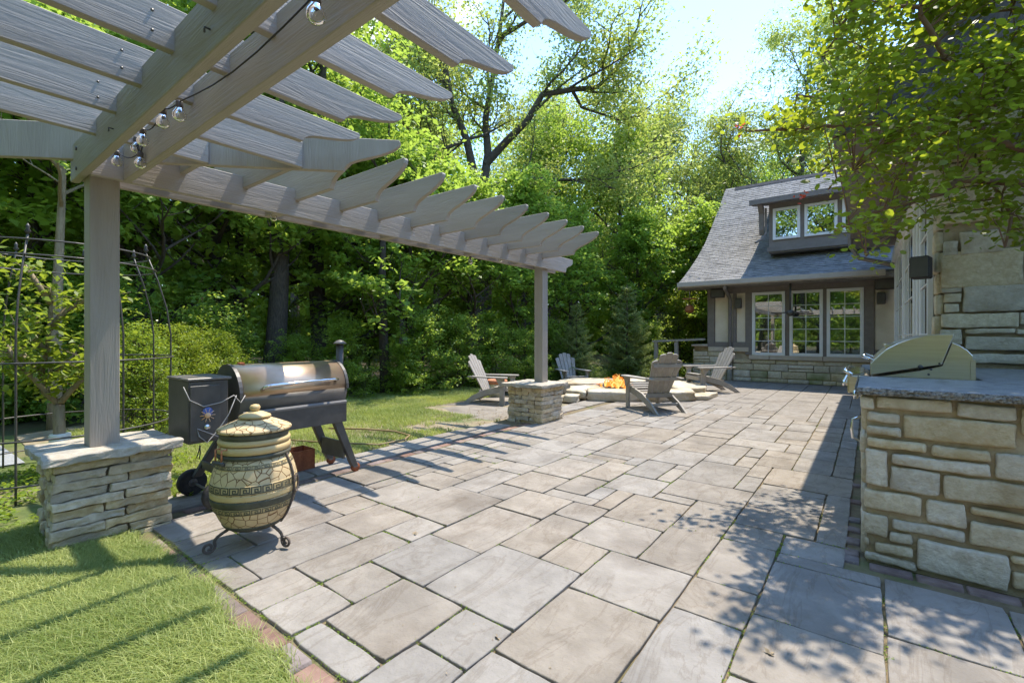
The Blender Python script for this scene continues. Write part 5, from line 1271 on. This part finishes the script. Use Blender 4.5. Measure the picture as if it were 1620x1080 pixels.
# ---------------------------------------------------------------- foreground tree over the island
NT = thing('smoke_tree', (1.9, 3.0, 0), 'leafy small tree with round leaves reaching in over the grill island', 'tree')
mb = MB(); base = Vector((1.9, 3.0, 0)); tips = []
hub1 = Vector((1.75, 3.55, 1.7)); hub2 = Vector((1.55, 4.4, 2.6))
mb.tube([base+Vector((0, 0, -.1)), Vector((1.88, 3.15, .8)), hub1, hub2, Vector((1.5, 4.8, 3.4)), Vector((1.4, 4.9, 4.4))], [.11, .09, .075, .06, .045, .02], 9)
BR = [[hub2, w3(1640, 167, 3.6), w3(1520, 163, 3.7), w3(1440, 190, 3.8), w3(1380, 195, 3.9), w3(1300, 200, 4.0), w3(1235, 205, 4.1), w3(1180, 208, 4.2)],
      [Vector((1.5, 4.7, 3.2)), w3(1620, 110, 3.6), w3(1540, 110, 3.6), w3(1495, 93, 3.6), w3(1470, 45, 3.6), w3(1455, 12, 3.6), w3(1410, 12, 3.6), w3(1370, 0, 3.6)],
      [hub2, w3(1640, 245, 3.5), w3(1580, 222, 3.5), w3(1545, 200, 3.5), w3(1525, 175, 3.6), w3(1480, 230, 3.8), w3(1430, 260, 3.9)],
      [hub1.lerp(hub2, .6), w3(1660, 300, 3.3), w3(1570, 287, 3.4), w3(1515, 285, 3.4), w3(1495, 305, 3.4), w3(1440, 320, 3.5), w3(1370, 340, 3.6), w3(1320, 365, 3.7)],
      [Vector((1.45, 4.85, 3.9)), w3(1640, 20, 3.8), w3(1560, 20, 3.8), w3(1500, -40, 3.9), w3(1400, -60, 4)], [w3(1440, 190, 3.8), w3(1400, 230, 3.7), w3(1350, 270, 3.7), w3(1310, 300, 3.8)],
      [w3(1370, 0, 3.6), w3(1330, 40, 3.7), w3(1300, 90, 3.8)], [w3(1380, 195, 3.9), w3(1330, 160, 4.0), w3(1260, 150, 4.1)], [w3(1570, 287, 3.4), w3(1600, 340, 3.3), w3(1590, 390, 3.2)], [w3(1440, 320, 3.5), w3(1410, 370, 3.5), w3(1370, 405, 3.5)]]
allp = []
for br in BR:
    sm_ = []
    for a, b in zip(br, br[1:]):
        for t_ in (0, .5): sm_.append(a.lerp(b, t_)+(Vector([r_.gauss(0, .012) for _ in range(3)]) if t_ else Vector()))
    sm_.append(br[-1]); m_ = len(sm_); r0 = .030 if len(br) > 5 else .012
    mb.tube(sm_, [r0*(1-.85*i/m_)+.003 for i in range(m_)], 7); allp += sm_
A = np.array([tuple(p) for p in allp])
poly = [(1290, -150), (1292, 20), (1305, 70), (1318, 105), (1250, 150), (1172, 196), (1180, 218), (1262, 236), (1300, 262), (1312, 300), (1345, 330), (1330, 352), (1325, 384), (1330, 398), (1372, 418), (1400, 392), (1450, 372), (1490, 352), (1530, 335), (1570, 352), (1598, 405), (1640, 390), (1900, 380), (1900, -150)]
def inpoly(x, y):
    c = False; j = len(poly)-1
    for i in range(len(poly)):
        if (poly[i][1] > y) != (poly[j][1] > y) and x < (poly[j][0]-poly[i][0])*(y-poly[i][1])/(poly[j][1]-poly[i][1])+poly[i][0]: c = not c
        j = i
    return c
cl = []
while len(cl) < 440:
    x_, y_ = r_.uniform(1165, 1850), r_.uniform(-150, 420)
    if not inpoly(x_, y_): continue
    d_ = r_.uniform(3.05, 4.5)
    gap = noise.noise(Vector((x_*.012, y_*.016, d_*1.5)))
    if gap < -.04 and r_.random() < .88: continue
    if y_ > 240 and r_.random() < .4: continue
    c = w3(x_, y_, d_)
    if c.y > 5.7 or c.z < 1.75: continue
    i = np.argmin(np.sum((A-np.array(c))**2, 1)); b = Vector(A[i])
    if (b-c).length > .8: continue
    mb.tube([b, b.lerp(c, .5)+Vector((0, 0, .03)), c], [.006, .004, .002], 4, True, False); cl.append(c)
link('trunk', mb.mesh('trunk', barkr, NT.location), NT)
C = np.array([tuple(c) for c in cl]); tone = rng.uniform(0, 1, len(C)); P = np.repeat(C, 30, 0)+rng.normal(size=(len(C)*30, 3))*np.array([.10, .10, .055]); v = np.clip(np.repeat(tone, 30)*.5+rng.uniform(0, .5, len(P)), 0, 1)
def roundleaves(P, size, v, rg=rng):
    n = len(P); nr = rg.normal(size=(n, 3)); nr[:, 2] = np.abs(nr[:, 2])+.9; nr /= np.linalg.norm(nr, axis=1)[:, None]
    d = rg.normal(size=(n, 3)); d[:, 2] -= .5; d -= nr*np.sum(d*nr, 1)[:, None]; d /= np.linalg.norm(d, axis=1)[:, None]; s = np.cross(nr, d)
    L_ = (size*rg.uniform(.6, 1.25, n))[:, None]; pr = [(0, 0), (.22, .27), (.55, .36), (.86, .24), (1, 0), (.86, -.24), (.55, -.36), (.22, -.27)]
    V = np.stack([P+d*L_*a+s*L_*b+nr*L_*(.08*abs(b)*2-.06*a*a) for a, b in pr], 1).reshape(-1, 3); return V, np.arange(8*n).reshape(n, 8), v
V, F, v = roundleaves(P-np.array(NT.location), .056, v); link('crown', arrmesh('crown', V, F, leafN, v), NT)
for (x_, y_, d_) in ((1170, 202, 4.2), (1268, 308, 3.7)):
    c = np.array(tuple(w3(x_, y_, d_)))-np.array(NT.location); P = c+rng.normal(size=(12, 3))*.022; V, F, v = roundleaves(P, .035, rng.uniform(0, 1, 12)); link('red_leaf_tip', arrmesh('red_leaf_tip', V, F, leafR, v), NT)['kind'] = 'stuff'

# ---------------------------------------------------------------- grass
def grass(name, X, Y, Z, hgt, wid, lab, seed, lean=.6, m=leafG):
    rg = np.random.default_rng(seed); n = len(X)
    ln = np.array([noise.noise_vector(Vector((x*1.3, y*1.3, seed))) for x, y in zip(X[::1], Y[::1])]) if n < 200000 else np.zeros((n, 3))
    a = np.arctan2(ln[:, 1]-.25, ln[:, 0]-.3)+rg.normal(0, .9, n); le = lean*rg.uniform(.3, 1.5, n)
    hh = hgt*rg.uniform(.5, 1.25, n)*(1+.35*ln[:, 2]*2); dx, dy = np.cos(a), np.sin(a); sa = rg.uniform(0, 6.28, n); sx, sy = np.cos(sa)*wid/2, np.sin(sa)*wid/2
    b = np.stack([X, Y, Z], 1); s = np.stack([sx, sy, 0*sx], 1); d = np.stack([dx, dy, 0*dx], 1)
    m1 = b+d*(hh*le*.35)[:, None]+np.array([0, 0, 1])*(hh*.62)[:, None]; t = b+d*(hh*le*1.15)[:, None]+np.array([0, 0, 1])*(hh*(1.0-.28*le.clip(0, 1.6)))[:, None]
    V = np.stack([b-s, b+s, m1+s*.8, m1-s*.8, t+s*.1, t-s*.1], 1).reshape(-1, 3); i = np.arange(n)[:, None]*6
    F = np.concatenate([i+np.array([[0, 1, 2, 3]]), i+np.array([[3, 2, 4, 5]])], 0); tone = np.clip(.5+ln[:, 0]*.7+rg.normal(0, .25, n), 0, 1)
    o = link(name, arrmesh(name, V, F, m, np.concatenate([tone, tone]))); tag(o, lab, 'grass', kind='stuff')
n = 135000; X = rng.uniform(-5.0, -1.0, n); Y = rng.uniform(-.25, .96, n)
edge = .90+.03*np.sin(X*9)+.02*np.sin(X*23)+rng.normal(0, .02, n); k = (Y < edge)&~((X > -4.28)&(X < -3.87)&(Y > .55))&(rng.uniform(0, 1, n) < np.clip(1.15-.16*np.abs(X+2.2), .35, 1))
k &= ~((X < -4.45)&(Y > .35))
grass('front_grass', X[k], Y[k], -.02+0*X[k], .074, .0036, 'long bright green lawn grass in the near left corner', 3, 1.2)
n = 150000; X = rng.uniform(-8.6, -4.5, n); Y = rng.uniform(1.2, 8.6, n)
ns = np.array([noise.noise(Vector((x*1.1, y*.9, 7)))+.35*noise.noise(Vector((x*4, y*4, 1))) for x, y in zip(X, Y)])
k = (ns > -.42+.50*np.clip(1-np.abs(X+4.9)/.9, 0, 1)+.2*rng.normal(0, .25, n))&~((X > -6.4)&(Y > 5.6))&~((X>-6.9)&(Y>7.6))
grass('side_grass', X[k], Y[k], .0+0*X[k]-.02, .05, .006, 'sunlit patchy lawn between the patio and the wood', 5, .5)
n = 900; X = rng.uniform(-5.6, -4.5, n); Y = rng.uniform(1.0, 6.3, n)
P = np.stack([X, Y, .0+0*X], 1); V, F, v = leaves(P, .03, .5, 1.5)
tag(link('leaf_litter', arrmesh('leaf_litter', V, F, barkl, v)), 'dry leaf bits scattered on the bare soil beside the patio', 'leaf litter', kind='stuff')
n = 260; X = rng.uniform(-3.9, 1.2, n); Y = rng.uniform(1.1, 9, n); P = np.stack([X, Y, .004+0*X], 1); V, F, v = leaves(P, .011, .5, 3)
tag(link('patio_debris', arrmesh('patio_debris', V, F, barkl, v)), 'tiny dry leaf crumbs scattered over the patio slabs', 'leaf litter', kind='stuff')
r_ = random.Random(12)
for (px, py) in ((658, 845), (1222, 1035), (783, 1012)):
    d = CAM_H*736/(py-530); p = at(px, d, .004); P = np.array([tuple(p)])+rng.normal(size=(4, 3))*np.array([.008, .008, .001]); V, F, v = leaves(P, .03, .6, 2)
    tag(link('dry_leaf', arrmesh('dry_leaf', V, F, barkl, v)), {658: 'small curled dry leaf on the slab right of the clay oven', 1222: 'dry leaf on the shaded slab in the front right', 783: 'dry leaf in the slab joint at the bottom middle'}[px], 'leaf')
